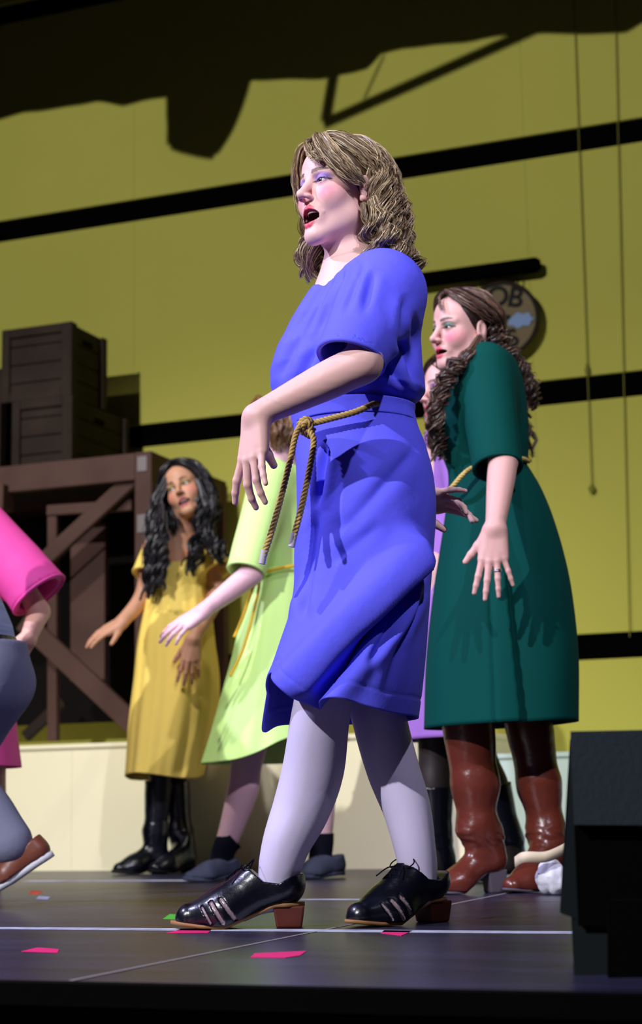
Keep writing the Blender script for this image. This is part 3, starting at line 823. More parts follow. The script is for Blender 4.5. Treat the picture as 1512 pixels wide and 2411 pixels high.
# dark boards closing the right side of the frame and the back
pa = YT+.12
while pa < yTb-.05:
    put(bevel(link_mesh('side_board', [boxm((xT-.055, pa, zR), (xT-.042, min(pa+.19, yTb-.03), zT-bz))], 'dark_wood', smooth=False), .003, 1), tf); pa += .195
put(link_mesh('back_cloth', [boxm((xL+.3, yTb-.06, zR+.15), (xT-.07, yTb-.05, zT-bz))], 'dark_cloth', smooth=False), tf)

def crate(xa, xb, y0, y1, z0, z1, label, nsl=4):
    e = empty('wooden_crate', ((xa+xb)/2, (y0+y1)/2, z0), 0, label, 'crate')
    t = .012
    def pc(name, lo, hi, m='crate_wood'): return put(bevel(link_mesh(name, [boxm(lo, hi)], m, smooth=False), .003, 1), e)
    pc('body', (xa+t, y0+t, z0), (xb-t, y1-t, z1), 'dark_wood')
    hz = (z1-z0)/nsl
    for i in range(nsl):
        a, b = z0+i*hz+.003, z0+(i+1)*hz-.003
        pc('slat', (xa+.004, y0+.004, a), (xb-.004, y0+t, b)); pc('slat', (xb-t, y0+t, a), (xb-.004, y1-.004, b))
        pc('slat', (xa+.004, y0+t, a), (xa+t, y1-.004, b))
    w_ = .045
    for x0_, x1_ in ((xa, xa+w_), (xb-w_, xb)): pc('batten', (x0_, y0-.012, z0), (x1_, y0+.004, z1))
    for y0_, y1_ in ((y0-.012, y0+w_), (y1-w_, y1)): pc('batten', (xb-.004, y0_, z0), (xb+.012, y1_, z1))
    for za, zb in ((z0, z0+w_), (z1-w_, z1)): pc('batten', (xa+w_, y0-.010, za), (xb-w_, y0+.004, zb))
    # hand hole on the right side
    ym = (y0+y1)/2; zh = z1-.07
    pc('handle_hole', (xb-.006, ym-.045, zh-.014), (xb+.001, ym+.045, zh+.014), 'black_case')
    return e
YC = 6.95
a = wl(30, 1010, YC); b = wl(167, 1000, YC); zc1 = wl(167, 931, YC)[2]
yb = planeX(300, 1000, b[0])[1]
crate(a[0], b[0], YC, min(yb, 7.6), zT, zc1, 'lower dark wooden crate resting on top of the brown timber frame')
a2 = wl(6, 850, YC+.01); b2 = wl(166, 850, YC+.01); zc2 = wl(166, 758, YC+.01)[2]; yb2 = planeX(248, 860, b2[0])[1]
crate(a2[0], b2[0], YC+.01, min(yb2, 7.6), zc1, zc2, 'upper dark wooden crate stacked on the lower crate')
a3 = wl(-160, 1000, YC+.02); b3 = wl(24, 1000, YC+.02); zc3 = wl(10, 868, YC+.02)[2]
crate(a3[0], b3[0]-.06, YC+.02, 7.4, zT, zc3, 'dark crate at the left picture edge beside the stacked crates')

# ------------------------------------------------------------------ hanging sign and cords
YS = 7.62
sg = empty('hanging_sign', tuple(wl(1185, 640, YS)), 0, 'round tan shop sign with black letters and a sheep on a black pole', 'sign')
pA = wl(905, 676, YS); pB = wl(1262, 619, YS); pA[2] = pB[2] = (pA[2]+pB[2])/2
put(link_mesh('pole', tube1([pA, (pA+pB)/2, pB], .037, 20, 20), 'black_paint'), sg)
cap_v = [tube1([pB-[.001, 0, 0], pB+[.02, 0, 0]], [.037, .025], 8, 20)]
put(link_mesh('pole_cap', cap_v[0], 'black_paint'), sg)
put(link_mesh('bracket', tube1([pA, pA+[-.03, .15, 0], pA+[-.03, YW-YS+.0, 0]], .03, 16, 14), 'black_paint'), sg)
sc = wl(1180, 755, YS); rS = (wl(1270, 755, YS)-wl(1095, 755, YS))[0]/2
th = np.linspace(0, 2*math.pi, 65)[:-1]
disc = np.stack([sc[0]+rS*np.cos(th), np.full(64, YS-.012), sc[2]+rS*1.0*np.sin(th)], 1)
board = put(add_prism('board', disc, (0, .024, 0), 'sign_tan'), sg)
ring_o = np.stack([sc[0]+rS*np.cos(th), np.full(64, YS-.014), sc[2]+rS*np.sin(th)], 1); ring_i = ring_o.copy()
ring_i[:, 0] = sc[0]+(rS-.012)*np.cos(th); ring_i[:, 2] = sc[2]+(rS-.012)*np.sin(th)
put(link_mesh('rim', tubes(np.array([np.concatenate([ring_o, ring_o[:2]])]), np.full((1, 66), .010), 8) and [tubes(np.array([np.concatenate([ring_o, ring_o[:2]])]), np.full((1, 66), .010), 8)], 'dark_wood'), sg)
for dx in (-.09, .09):
    t_ = np.array([sc[0]+dx, YS, sc[2]+rS*.86]); put(link_mesh('hanger', tube1([t_, t_*[1, 1, 0]+[0, 0, pA[2]-.03]], .004, 6, 6), 'dark_cloth'), sg)
def letter(ch, px, py, size, rot=0.0):
    c = bpy.data.curves.new('letter', 'FONT'); c.body = ch; c.align_x = 'CENTER'; c.align_y = 'CENTER'; c.size = size; c.extrude = .002; c.offset = .0028
    o = bpy.data.objects.new('letter', c); COL.objects.link(o); bpy.context.view_layer.update()
    me = bpy.data.meshes.new_from_object(o.evaluated_get(bpy.context.evaluated_depsgraph_get())); bpy.data.objects.remove(o)
    q = bpy.data.objects.new('letter', me); me.materials.clear(); me.materials.append(MATS['sign_ink']); COL.objects.link(q)
    p = wl(px, py, YS-.015); q.rotation_euler = (math.pi/2, rot, 0); q.location = p
    bpy.context.view_layer.update(); q.parent = sg; q.location = Vector(p)-sg.location; return q
letter('O', 1172, 700, .135, .0); letter('B', 1214, 702, .135, .25); letter('&', 1166, 765, .10); letter('S', 1208, 797, .115, -.25)
u = np.linspace(0, 2*math.pi, 41)[:-1]; bc = wl(1226, 754, YS-.013); k = rS/88.0
sh = np.stack([bc[0]+(30+2.5*np.cos(7*u))*k*np.cos(u), np.full(40, bc[1]), bc[2]+(16.5+2.5*np.cos(7*u))*k*np.sin(u)], 1)
put(add_prism('sheep_body', sh, (0, -.004, 0), 'sheep_blue'), sg)
hd = wl(1195, 748, YS-.013); sh = np.stack([hd[0]+9*k*np.cos(u), np.full(40, hd[1]), hd[2]+6*k*np.sin(u)], 1)
put(add_prism('sheep_head', sh, (0, -.005, 0), 'sign_ink'), sg)
for i, (x0, x1, yb_, lab) in enumerate(((1354, 1394, 1150, 'thin cord with a small weight hanging down the yellow wall'), (1450, 1483, 1500, 'plain thin cord hanging nearest the right edge of the wall'))):
    e = empty('rigging_line', tuple(wl(x1, yb_, YW-.02)), 0, lab, 'cord')
    pts = [wl(x0-6, -120, YW-.02), wl(x0, 80, YW-.02), wl((x0+x1)/2, (80+yb_)/2, YW-.02), wl(x1, yb_, YW-.02)]
    put(link_mesh('line', tube1(pts, .0026, 40, 6), 'cord_dark'), e)
    if i == 0:
        q = pts[-1]; put(link_mesh('weight', tube1([q+[0, 0, .02], q, q-[0, 0, .02]], [.004, .018, .010], 12, 10), 'cord_dark'), e)
        q = wl(1383, 872, YW-.02); put(link_mesh('knot', tube1([q+[0, 0, .035], q, q-[0, 0, .03]], [.004, .013, .005], 12, 8), 'cord_dark'), e)

# ------------------------------------------------------------------ rigging above the picture that shades the top of the wall
KV = np.array(KEY)
def occ(px, py, Y): W = wl(px, py, YW); return KV+(W-KV)*(Y-KV[1])/(YW-KV[1])
edge = [(-2600, 640), (-1500, 500), (-900, 410), (-420, 345), (-250, 320), (-100, 300), (0, 282), (60, 265), (130, 258), (170, 250), (230, 240), (290, 250), (340, 238), (400, 228), (470, 205), (540, 196), (600, 190), (680, 188), (760, 187), (820, 175), (870, 160), (895, 130), (950, 115), (1050, 105), (1100, 100), (1200, 82), (1290, 80), (1400, 82), (1470, 78), (1512, 55), (1650, 40), (1900, 0), (2400, -90), (3200, -200)]
YO = 5.6; e_ = np.array([occ(x, y, YO) for x, y in edge])
lo_ = np.stack([np.interp(np.linspace(0, 1, 420), (e_[:, 0]-e_[0, 0])/(e_[-1, 0]-e_[0, 0]), e_[:, i]) for i in range(3)], 1)
wv = np.sin(np.arange(420)*.9)*.03; lo_[:, 1] += wv; hi_ = lo_.copy(); hi_[:, 2] = 6.0
V = np.concatenate([lo_, hi_]); q = np.array([[i, i+1, 421+i, 420+i] for i in range(419)])
bc_ = link_mesh('border_curtain', [(V, q)], 'dark_cloth'); m = bc_.modifiers.new('cloth', 'SOLIDIFY'); m.thickness = .006
tag(bc_, 'black border curtain with ragged lower edge above the stage', 'curtain')
YL = 5.2
lamp = empty('stage_lamp', tuple(occ(480, 190, YL)), 0, 'black stage lamp hanging below the border curtain', 'lamp')
p = [occ(500, 60, YL), occ(490, 190, YL), occ(474, 280, YL), occ(453, 350, YL)]
put(link_mesh('housing', tube1(p, [.20, .195, .165, .125], 24, 24), 'black_paint'), lamp)
put(link_mesh('front_ring', tube1([occ(462, 330, YL), occ(451, 362, YL)], .105, 6, 24), 'black_paint'), lamp)
put(link_mesh('yoke', tube1([occ(420, 200, YL), occ(430, 60, YL), occ(500, -60, YL), occ(570, 60, YL), occ(575, 200, YL)], .015, 30, 8), 'black_paint'), lamp)
fr = empty('hanging_bracket', tuple(occ(765, 290, YL)), 0, 'black angled metal bracket hanging from the rig', 'bracket')
put(link_mesh('bar', [beam(occ(762, 292, YL), occ(1290, 55, YL), .03, .045)], 'black_paint', smooth=False), fr)
put(link_mesh('bar', [beam(occ(767, 285, YL), occ(795, 120, YL), .03, .045, (1, 0, 0))], 'black_paint', smooth=False), fr)
put(link_mesh('wire', tube1([occ(858, 232, YL), occ(905, 130, YL)], .005, 6, 6), 'black_paint'), fr)

# ------------------------------------------------------------------ tape on the floor
def tape(name, pts, m, label, group=None):
    P3 = np.array([fl(x, y) for x, y in pts]); P3[:, 2] = .0003
    o = add_prism(name, P3, (0, 0, .0007), m); return tag(o, label, 'tape', group)
def strip(x0, y0, x1, y1, wd, m, label):
    a, b = fl(x0, y0), fl(x1, y1); yy = (a[1]+b[1])/2
    P3 = np.array([[a[0], yy-wd/2, .0003], [b[0], yy-wd/2, .0003], [b[0], yy+wd/2, .0003], [a[0], yy+wd/2, .0003]])
    return tag(add_prism('floor_tape', P3, (0, 0, .0007), m), label, 'tape')
strip(-300, 2180, 1420, 2201, .055, 'tape_white', 'long pale tape line across the stage under the heeled shoes')
strip(80, 2073, 440, 2075, .06, 'tape_white', 'pale tape line on the floor in front of the black boots')
strip(620, 2117, 1010, 2119, .03, 'tape_white', 'short thin pale tape line between the two heeled shoes')
tape('tape_mark', [(50, 2241), (88, 2232), (139, 2236), (135, 2244)], 'tape_pink', 'pink tape mark nearest the left picture edge')
tape('tape_mark', [(391, 2198), (425, 2189), (498, 2190), (490, 2197)], 'tape_pink', 'pink tape strip below the front heeled shoe')
tape('tape_mark', [(590, 2255), (600, 2246), (722, 2240), (706, 2251), (672, 2256)], 'tape_pink', 'long pink tape mark nearest the stage edge')
tape('tape_mark', [(897, 2198), (905, 2191), (973, 2192), (945, 2204)], 'tape_pink', 'pink tape mark below the rear heeled shoe')
tape('tape_mark', [(384, 2164), (400, 2153), (440, 2156), (432, 2166)], 'tape_green', 'green tape mark behind the toe of the front shoe')
tape('tape_mark', [(66, 2104), (75, 2097), (100, 2099), (92, 2106)], 'tape_orange', 'small orange tape mark right of the brown shoe')
tape('tape_mark', [(84, 2117), (92, 2110), (118, 2112), (112, 2119)], 'tape_white', 'small white tape mark right of the brown shoe')

# ------------------------------------------------------------------ loudspeaker at the right edge
DS = 2.42
HR = ray(1338, 1900)*[1, 1, 0]; HR /= np.linalg.norm(HR)
def S_(px, py, d=0.0): return at(px, py, DS+d)
spk = empty('stage_monitor', tuple(at(1440, 2325, DS)*[1, 1, 0]), 0, 'dark stage monitor loudspeaker at the right picture edge', 'speaker')
def slab(name, pts, d0, d1, m, bv=.006):
    f0 = np.array([S_(x, y, d0) for x, y in pts]); e1 = HR*(d1-d0)
    return put(bevel(add_prism(name, f0, e1, m), bv, 2), spk)
slab('upper_panel', [(1343, 1722), (1780, 1713), (1780, 1945), (1352, 1942)], .0, .30, 'slate_case')
slab('grille', [(1352, 1938), (1780, 1938), (1780, 2180), (1362, 2180)], .02, .28, 'black_case')
slab('side_wing', [(1342, 1740), (1352, 1740), (1362, 2165), (1318, 2150), (1330, 2010), (1338, 1900)], .035, .27, 'slate_dark', .004)
slab('base', [(1345, 2165), (1780, 2165), (1780, 2325), (1400, 2325), (1352, 2300)], .03, .26, 'slate_dark')
slab('handle', [(1432, 2120), (1780, 2120), (1780, 2330), (1432, 2330)], -.015, .03, 'black_case')

# ================================================================== the singer in blue
b = Person(800, 3.55, 'woman singing in a blue dress with rope belt, white tights and black heeled lace-up shoes')
J = b.J
b.head(799, 455, 0, 50, 2, -1, .985, .021, .72)
nk = J(818, 560, .015); nb = J(838, 668, .02)
b.limb([J(808, 500, .015), nk, nb], [.047, .046, .055])
shL = J(905, 672, -.10); shR = J(815, 690, .13); elL = J(853, 856, -.30); wrL = J(602, 978, -.27)
chest = J(815, 780, .02); waist = J(830, 960, 0); pel = J(850, 1180, 0.02)
b.limb([shR, nb, shL], [.035, .05, .032]); b.limb([nb, chest, waist, pel], [.07, .095, .085, .10], .06)
b.limb([shL, elL*.5+shL*.5, elL], [.036, .042, .038]); b.limb([elL, elL*.7+wrL*.3, wrL], [.036, .039, .0245], .02)
elR = J(925, 900, .26); wrR = J(955, 1176, .24)
b.limb([shR, elR, wrR], [.044, .038, .025])
b.hand(wrL, (-.10, -.02, -1), (-.75, -.66, .1), 1.0, side=1, curl=(2, 12, 8, -12), curl2=(10, 18, 16, 10), splay=(20, 5, -8, -24), thumb=((.05, .75, -.75), 15))
b.hand(wrR, (1, -.15, -.05), (.1, .55, .8), .95, side=-1, curl=(8, 25, 30, 5), curl2=(15, 25, 25, 12), splay=(10, 3, -6, -17), thumb=((.6, .75, -.3), 10))
hipF, hipB = J(835, 1330, -.06), J(870, 1330, .1)
b.limb([hipF, J(772, 1600, -.05), J(753, 1700, -.03), J(738, 1810, 0), J(711, 1900, .01), J(675, 1985, .0), J(655, 2060, 0), J(655, 2105, 0)], [.065, .060, .061, .064, .060, .050, .041, .028])
b.limb([J(655, 2105, 0), J(570, 2150, 0)], [.024, .018])
b.limb([hipB, J(878, 1600, .09), J(895, 1700, .08), J(925, 1810, .08), J(957, 1900, .07), J(976, 1990, .06), J(986, 2060, .06), J(985, 2105, .05)], [.065, .060, .058, .056, .051, .044, .039, .026])
b.limb([J(988, 2100, .05), J(935, 2146, -.01)], [.022, .018])
zst = .62
def bcol(V):
    c = skin_cols((232, 186, 178))(V); m = V[:, 2] < zst; c[m] = np.array(lin((212, 202, 232))); return c
b.build_body(bcol, .0019, .0022, .007, dict(lip=(214, 66, 96), lid=(140, 106, 205), brow=(84, 62, 50), blush=(232, 96, 138), bl=.6))
b.eyes((.0, 1, .10), (56, 46, 44)); b.teeth()
# dress
b.top('bodice', [(603, 880, 915, .03), (620, 838, 948, .06), (645, 790, 964, .09), (665, 756, 972, .11), (700, 724, 980, .13), (760, 684, 987, .145), (820, 652, 991, .15), (870, 637, 995, .15), (905, 637, 1001, .152), (928, 643, 1003, .152), (944, 664, 992, .143), (954, 690, 975, .130), (962, 706, 962, .115)],
      [(J(902, 690, -.07), J(826, 842, -.275), .092, .070, (-.25, -.2, -.95)), (J(822, 705, .09), J(868, 850, .215), .082, .066)], 'blue_cloth', neck=[(J(800, 545, -.01), J(800, 640, -.04), .075, .062)], h=.0036, wr=.0035, dy=.02, disp=folds([((792, 652), (715, 800), 0.0095, 7), ((815, 640), (742, 800), 0.0114, 8), ((838, 630), (775, 770), 0.0095, 8), ((775, 660), (684, 800), 0.0095, 7), ((858, 622), (800, 770), 0.0114, 9), ((700, 800), (655, 900), 0.0076, 9), ((745, 820), (690, 930), 0.0076, 9), ((955, 700), (940, 860), 0.0076, 9), ((975, 740), (965, 900), 0.0076, 8), ((940, 800), (985, 915), 0.0095, 8), ((905, 850), (960, 925), 0.0076, 8), ((880, 640), (850, 760), 0.0076, 10)]))
def bdisp(px, V, t):
    def line(p, q, s0, w):
        d = np.array(q)-np.array(p, float); L = np.linalg.norm(d); d /= L; n = np.array([-d[1], d[0]])
        r = px-np.array(p); u = r@d; return r@n, np.clip(u/40, 0, 1)*np.clip((L-u)/40, 0, 1)
    near = np.clip((.06-V[:, 1])/.06, 0, 1)*np.clip((1012-px[:, 0])/45, 0, 1); o = np.zeros(len(V))
    s, f = line((1022, 1270), (672, 1668), 0, 0); s = -s      # positive to the lower right
    f = np.maximum(f, (f > -1)*0)
    o += f*(-.078*np.exp(-((s-20)/18)**2)+.044*np.exp(-((s+28)/36)**2)+.012*np.exp(-((s-75)/25)**2))
    for p, q, a, wd in (((1005, 1330), (860, 1570), .016, 9), ((1012, 1360), (930, 1530), .014, 7), ((770, 1040), (745, 1200), .014, 8), ((745, 1200), (710, 1460), .016, 12), ((985, 1050), (800, 1260), .007, 14), ((860, 1500), (800, 1600), .008, 12), ((950, 1480), (905, 1640), .008, 10), ((900, 1230), (780, 1330), .006, 14)):
        s, f = line(p, q, 0, 0); o += f*(-a*np.exp(-(s/wd)**2)+.5*a*np.exp(-((s-2.3*wd)/(1.6*wd))**2)+.3*a*np.exp(-((s+2.3*wd)/(1.6*wd))**2))
    return o*near-.0022*np.exp(-((t-.945)/.004)**2)
def bshift(px, V):      # the fold over the front leg leans over the crease behind it
    p = np.array((1022., 1270.)); d = np.array((672., 1668.))-p; L = np.linalg.norm(d); d /= L; n = np.array([d[1], -d[0]])
    r = px-p; u = r@d; s = r@n; f = np.clip(u/60, 0, 1)*np.clip((L-u)/70, 0, 1)*np.clip((.06-V[:, 1])/.06, 0, 1)*np.clip((1012-px[:, 0])/50, 0, 1)
    return (.034*np.exp(-((s+12)/17)**2)*f)[:, None]*np.array([.72, -.1, -.68])
def wr_(th, c): return (th-c+math.pi) % (2*math.pi)-math.pi
def bhem(th):
    return .085*np.exp(-(wr_(th, -2.55)/.33)**2)+.03*np.exp(-(wr_(th, -1.7)/.55)**2)-.022*np.exp(-(wr_(th, 3.0)/.35)**2)-.006
b.skirt('skirt', [(978, 688, 976, .122), (1010, 694, 983, .126), (1050, 697, 998, .138), (1120, 700, 1017, .155), (1200, 702, 1026, .165), (1300, 703, 1022, .17), (1400, 697, 1015, .18), (1500, 667, 1007, .19), (1600, 638, 996, .205), (1688, 620, 984, .215)],
        'blue_cloth', .020, (3, 7, 12), 5, bhem, bdisp, 170, 250, dy=.02, shift=bshift)
b.skirt('waistband', [(962, 684, 978, .128), (978, 687, 977, .126), (1000, 691, 981, .127)], 'blue_cloth', .006, (9, 15, 21), 6, nt=14, dy=.02)
rp = b.tube
link_mesh('rope_belt', rope([J(890, 950, -.11), J(876, 953, -.13), J(836, 970, -.142), (J(780, 985, -.135)), J(738, 996, -.118), J(714, 1003, -.105)], .0066, .027, 240), 'rope_gold', b.root)
link_mesh('rope_knot', rope([J(738, 1000, -.12), J(722, 986, -.128), J(706, 998, -.118), J(714, 1018, -.115), J(732, 1010, -.128), J(724, 994, -.134), J(712, 1008, -.128), J(728, 1026, -.115), J(738, 1008, -.12)], .0064, .027, 260), 'rope_gold', b.root)
link_mesh('rope_tail', rope([J(716, 992, -.125), J(698, 1020, -.135), J(684, 1080, -.145), J(662, 1170, -.15), J(640, 1250, -.15), J(620, 1312, -.15)], .0064, .027, 300), 'rope_gold', b.root)
link_mesh('rope_tail', rope([J(728, 1012, -.13), J(739, 1040, -.145), J(728, 1110, -.155), J(710, 1195, -.16), J(690, 1272, -.16)], .0064, .027, 260), 'rope_gold', b.root)
for p in (J(620, 1314, -.15), J(690, 1274, -.16)):
    link_mesh('rope_end', tube1([p+[.003, 0, .016], p-[.003, 0, .012]], .0068, 8, 10), 'rope_end', b.root)
# hair
lk = dict(r=.015, strands=64, curl=.017, freq=15, curl0=.25, frizz=.0005)
b.hair([dict(n=34, az=(-178, -100), t0=(4, 50), t1=(86, 106), len=(.13, .20), drift=(.16, 0, 0), lift=(1.0, 1.12), **lk),
        dict(n=20, az=(-260, -178), t0=(10, 60), t1=(95, 112), len=(.13, .19), **lk),
        dict(n=9, az=(62, 100), t0=(10, 50), t1=(95, 112), len=(.14, .19), lift=(1.0, 1.06), **lk),
        dict(n=12, az=(-112, -96), t0=(40, 75), t1=(86, 98), len=(.13, .19), drift=(.08, 0, 0), lift=(1.06, 1.13), **lk)],
       [dict(n=10, pts=[(.004, .050, .118), (-.022, .088, .098), (-.052, .088, .050), (-.074, .058, .010), (-.084, .022, -.012)], pts2=[(.000, .030, .124), (-.035, .070, .105), (-.068, .066, .060), (-.084, .035, .020), (-.090, .000, -.004)], r=.009, strands=60, jit=.003, curl=0),
        dict(n=6, pts=[(.004, .055, .117), (-.008, .094, .092), (-.026, .100, .060), (-.046, .092, .036)], r=.006, strands=14, jit=.003, curl=0),
        dict(n=9, pts=[(.008, .050, .118), (.030, .086, .094), (.056, .078, .052), (.070, .060, .010), (.074, .045, -.03)], pts2=[(.012, .020, .124), (.05, .055, .1), (.075, .045, .05), (.082, .03, .0), (.082, .02, -.04)], r=.009, strands=50, jit=.003, curl=0),
        dict(n=22, pts=[(-.004, .045, .122), (-.046, .042, .104), (-.082, .010, .066), (-.094, -.035, .030), (-.084, -.080, .000)], pts2=[(0, -.01, .128), (-.040, -.03, .120), (-.075, -.06, .085), (-.080, -.088, .04), (-.05, -.11, .0)], r=.012, strands=60, jit=.005, curl=.004, curl0=.5),
        dict(n=14, pts=[(.004, .045, .122), (.046, .042, .104), (.082, .010, .066), (.094, -.035, .030), (.084, -.080, .000)], pts2=[(0, -.01, .128), (.040, -.03, .120), (.075, -.06, .085), (.080, -.088, .04), (.05, -.11, .0)], r=.012, strands=44, jit=.005),
        dict(n=13, wpts=[J(880, 455, .0), J(925, 510, .03), J(940, 570, .05), J(958, 615, .05), J(962, 648, .04)], r=.013, strands=50, jit=.012, curl=.013, curl0=.1, freq=19),
        dict(n=10, wpts=[J(875, 470, -.06), J(893, 530, -.07), J(908, 580, -.06), J(925, 612, -.05)], r=.013, strands=50, jit=.012, curl=.012, curl0=.1, freq=18),
        dict(n=6, wpts=[J(758, 520, .09), J(738, 575, .10), J(728, 612, .09), J(738, 650, .08)], r=.012, strands=44, jit=.010, curl=.012, curl0=.1, freq=18),
        dict(n=10, pts=[(-.080, -.02, .045), (-.098, -.035, .025), (-.100, -.05, .000), (-.085, -.06, -.015), (-.092, -.045, .01), (-.098, -.06, .03)], r=.010, strands=50, jit=.006, curl=.006, curl0=.2)],
       (88, 66, 47), (226, 200, 160), 3, strand=.00065, NK=30)
# shoes
BT = ([0, .02, .045, .075, .10, .118, .14, .2], [.104, .100, .086, .090, .112, .125, .13, .2])
def fz(p, z=0.0): p = np.array(p); p[2] = z; return p
b.shoe(fz(J(714, 2183, 0)), fz(J(408, 2183, .0)), hh=.042, cuts=True, h=.0024, hwide=1.18, tops=BT)
b.shoe(fz(J(1042, 2176, .10)), fz(J(820, 2180, -.06)), hh=.042, cuts=True, h=.0026, hwide=1.18, tops=BT)

# ================================================================== the woman in dark green
g = Person(1180, 4.78, 'woman in a dark green dress with brown knee boots leaning forward beside the monitor')
J = g.J
g.head(1090, 780, 0, 58, -3, 4, .98, .005, .7)
nb = J(1120, 868, .02); shL = J(1142, 868, -.10); shR = J(1105, 885, .15); elL = J(1186, 1078, -.20); wrL = J(1166, 1243, -.33)
g.limb([J(1105, 815, .01), J(1115, 850, .02), nb], [.05, .05, .055])
g.limb([shR, nb, shL], [.03, .05, .03]); g.limb([nb, J(1130, 950, 0), J(1150, 1110, 0), J(1180, 1250, 0)], [.06, .085, .08, .09], .05)
g.limb([shL, shL*.5+elL*.5, elL], [.036, .044, .039]); g.limb([elL, elL*.7+wrL*.3, wrL], [.038, .039, .026], .02)
elR = J(1085, 1050, .25); wrR = J(1080, 1200, .2)
g.limb([shR, elR, wrR], [.036, .036, .026])
hp = g.hand(wrL, (-.10, -.05, -1), (-.12, -1, .05), 1.02, side=1, curl=(2, 2, 2, 4), curl2=(6, 5, 8, 8), splay=(10, 3, -6, -22), thumb=((.62, .75, -.1), 5))
g.limb([J(1150, 1280, -.02), J(1110, 1560, -.02), J(1105, 1730, -.02), J(1112, 1820, 0), J(1118, 1940, 0), J(1122, 2020, .01)], [.085, .06, .046, .046, .034, .03])
g.limb([J(1200, 1280, .05), J(1225, 1560, .08), J(1245, 1730, .08), J(1262, 1820, .08), J(1280, 1940, .08), J(1285, 2010, .07)], [.085, .06, .044, .044, .032, .03])
g.build_body(skin_cols((226, 176, 168)), .0024, .0024, .008, dict(lip=(214, 78, 100), lid=(28, 96, 78), brow=(60, 44, 40), blush=(226, 96, 130), bl=.7))
g.eyes((.1, 1, 0), (70, 66, 50))
g.top('bodice', [(812, 1112, 1165, .03), (828, 1088, 1192, .06), (855, 1066, 1216, .09), (900, 1047, 1232, .115), (950, 1030, 1240, .125), (1000, 1024, 1244, .125), (1050, 1033, 1245, .12), (1085, 1046, 1243, .112), (1112, 1056, 1238, .108)],
      [(J(1142, 872, -.06), J(1172, 1100, -.19), .082, .070), (J(1112, 890, .10), J(1098, 1075, .225), .075, .062)], 'green_cloth', neck=[(J(1075, 800, -.03), J(1065, 850, -.05), .06, .05)], h=.006, wr=.0022, dy=.02, wfreq=16)
def gdisp(px, V, t):
    near = np.clip((.05-V[:, 1])/.05, 0, 1); x = px[:, 0]-np.interp(px[:, 1], [1150, 1710], [1165, 1226]); o = np.clip((x-2)/8, 0, 1)*np.exp(-np.clip(x, 0, 999)/45)*-.045
    x2 = px[:, 0]-np.interp(px[:, 1], [1250, 1710], [1150, 1168]); o += -.006*np.exp(-(x2/5)**2)
    return o*near*np.clip((px[:, 1]-1150)/200, 0, 1)
g.skirt('skirt', [(1096, 1054, 1238, .106), (1125, 1057, 1256, .118), (1160, 1055, 1275, .13), (1220, 1048, 1300, .15), (1300, 1036, 1324, .17), (1400, 1021, 1344, .19), (1550, 1006, 1360, .21), (1708, 1001, 1362, .22)],
        'green_cloth', .028, (3, 5, 8), 12, lambda th: .006*np.cos(th), gdisp, 120, 220, dy=.02)
link_mesh('rope_belt', rope([J(1050, 1162, -.085), J(1068, 1143, -.115), J(1090, 1118, -.125), J(1116, 1100, -.125), J(1170, 1085, -.10), J(1225, 1080, -.07), J(1245, 1086, -.02)], .0068, .027, 220), 'rope_pale', g.root)
def ringobj(c, r, ax, n=40):
    ax = np.array(ax, float); ax /= np.linalg.norm(ax); a = np.cross(ax, [.3, .8, .1]); a /= np.linalg.norm(a); b_ = np.cross(ax, a)
    t = np.linspace(0, 2*math.pi, n); pth = c+(a*np.cos(t)[:, None]+b_*np.sin(t)[:, None])*r
    return [tubes(pth[None], np.full((1, n), .0016), 8)]
f0 = hp[6+6]; link_mesh('finger_ring', ringobj(f0[0]*.5+f0[1]*.5, .0106, f0[1]-f0[0])+ringobj(f0[0]*.42+f0[1]*.58, .0106, f0[1]-f0[0]), 'silver', g.root)
lk = dict(r=.014, strands=20, curl=.016, freq=34, curl0=.35, frizz=.0006, strand=.001)
lk.pop('strand')
g.hair([dict(n=10, az=(-150, -105), t0=(20, 60), t1=(100, 116), len=(.10, .16), drift=(.15, -.1, 0), **lk),
        dict(n=14, az=(-210, -150), t0=(10, 60), t1=(95, 110), len=(.28, .40), drift=(.30, .05, 0), **lk),
        dict(n=8, az=(70, 120), t0=(20, 60), t1=(100, 112), len=(.2, .3), **lk)],
       [dict(n=20, pts=[(.004, .055, .117), (-.040, .062, .096), (-.078, .030, .062), (-.092, -.020, .034), (-.086, -.070, .012)], pts2=[(0, 0, .126), (-.040, -.02, .118), (-.075, -.05, .085), (-.084, -.08, .04), (-.05, -.11, .0)], r=.012, strands=24, jit=.004, curl=.002),
        dict(n=12, pts=[(.004, .055, .117), (.040, .062, .096), (.078, .030, .062), (.092, -.020, .034), (.086, -.070, .012)], pts2=[(0, 0, .126), (.040, -.02, .118), (.075, -.05, .085), (.084, -.08, .04), (.05, -.11, .0)], r=.012, strands=20, jit=.004),
        dict(n=2, pts=[(.006, .07, .110), (-.008, .092, .085), (-.022, .098, .050)], r=.003, strands=8, jit=.006, curl=0, ),
        dict(n=9, wpts=[J(1128, 795, -.06), J(1105, 832, -.12), J(1070, 862, -.13), J(1044, 905, -.12), J(1030, 955, -.13), J(1016, 1015, -.10)], r=.012, strands=24, jit=.012, curl=.012, curl0=.15, freq=40),
        dict(n=9, wpts=[J(1060, 850, .05), J(1035, 930, .02), J(1028, 1000, -.02), J(1030, 1080, -.06)], r=.014, strands=20, jit=.010, curl=.014, curl0=.15, freq=34),
        dict(n=10, wpts=[J(1160, 760, .02), J(1178, 815, .02), J(1212, 858, .05), J(1240, 910, .06), J(1254, 960, .05)], r=.014, strands=20, jit=.009, curl=.014, curl0=.15, freq=34)],
       (52, 36, 32), (140, 108, 90), 5, strand=.0012)
def sh(p, q, r1, r2): return (np.array(p), np.array(q), r1, r2)
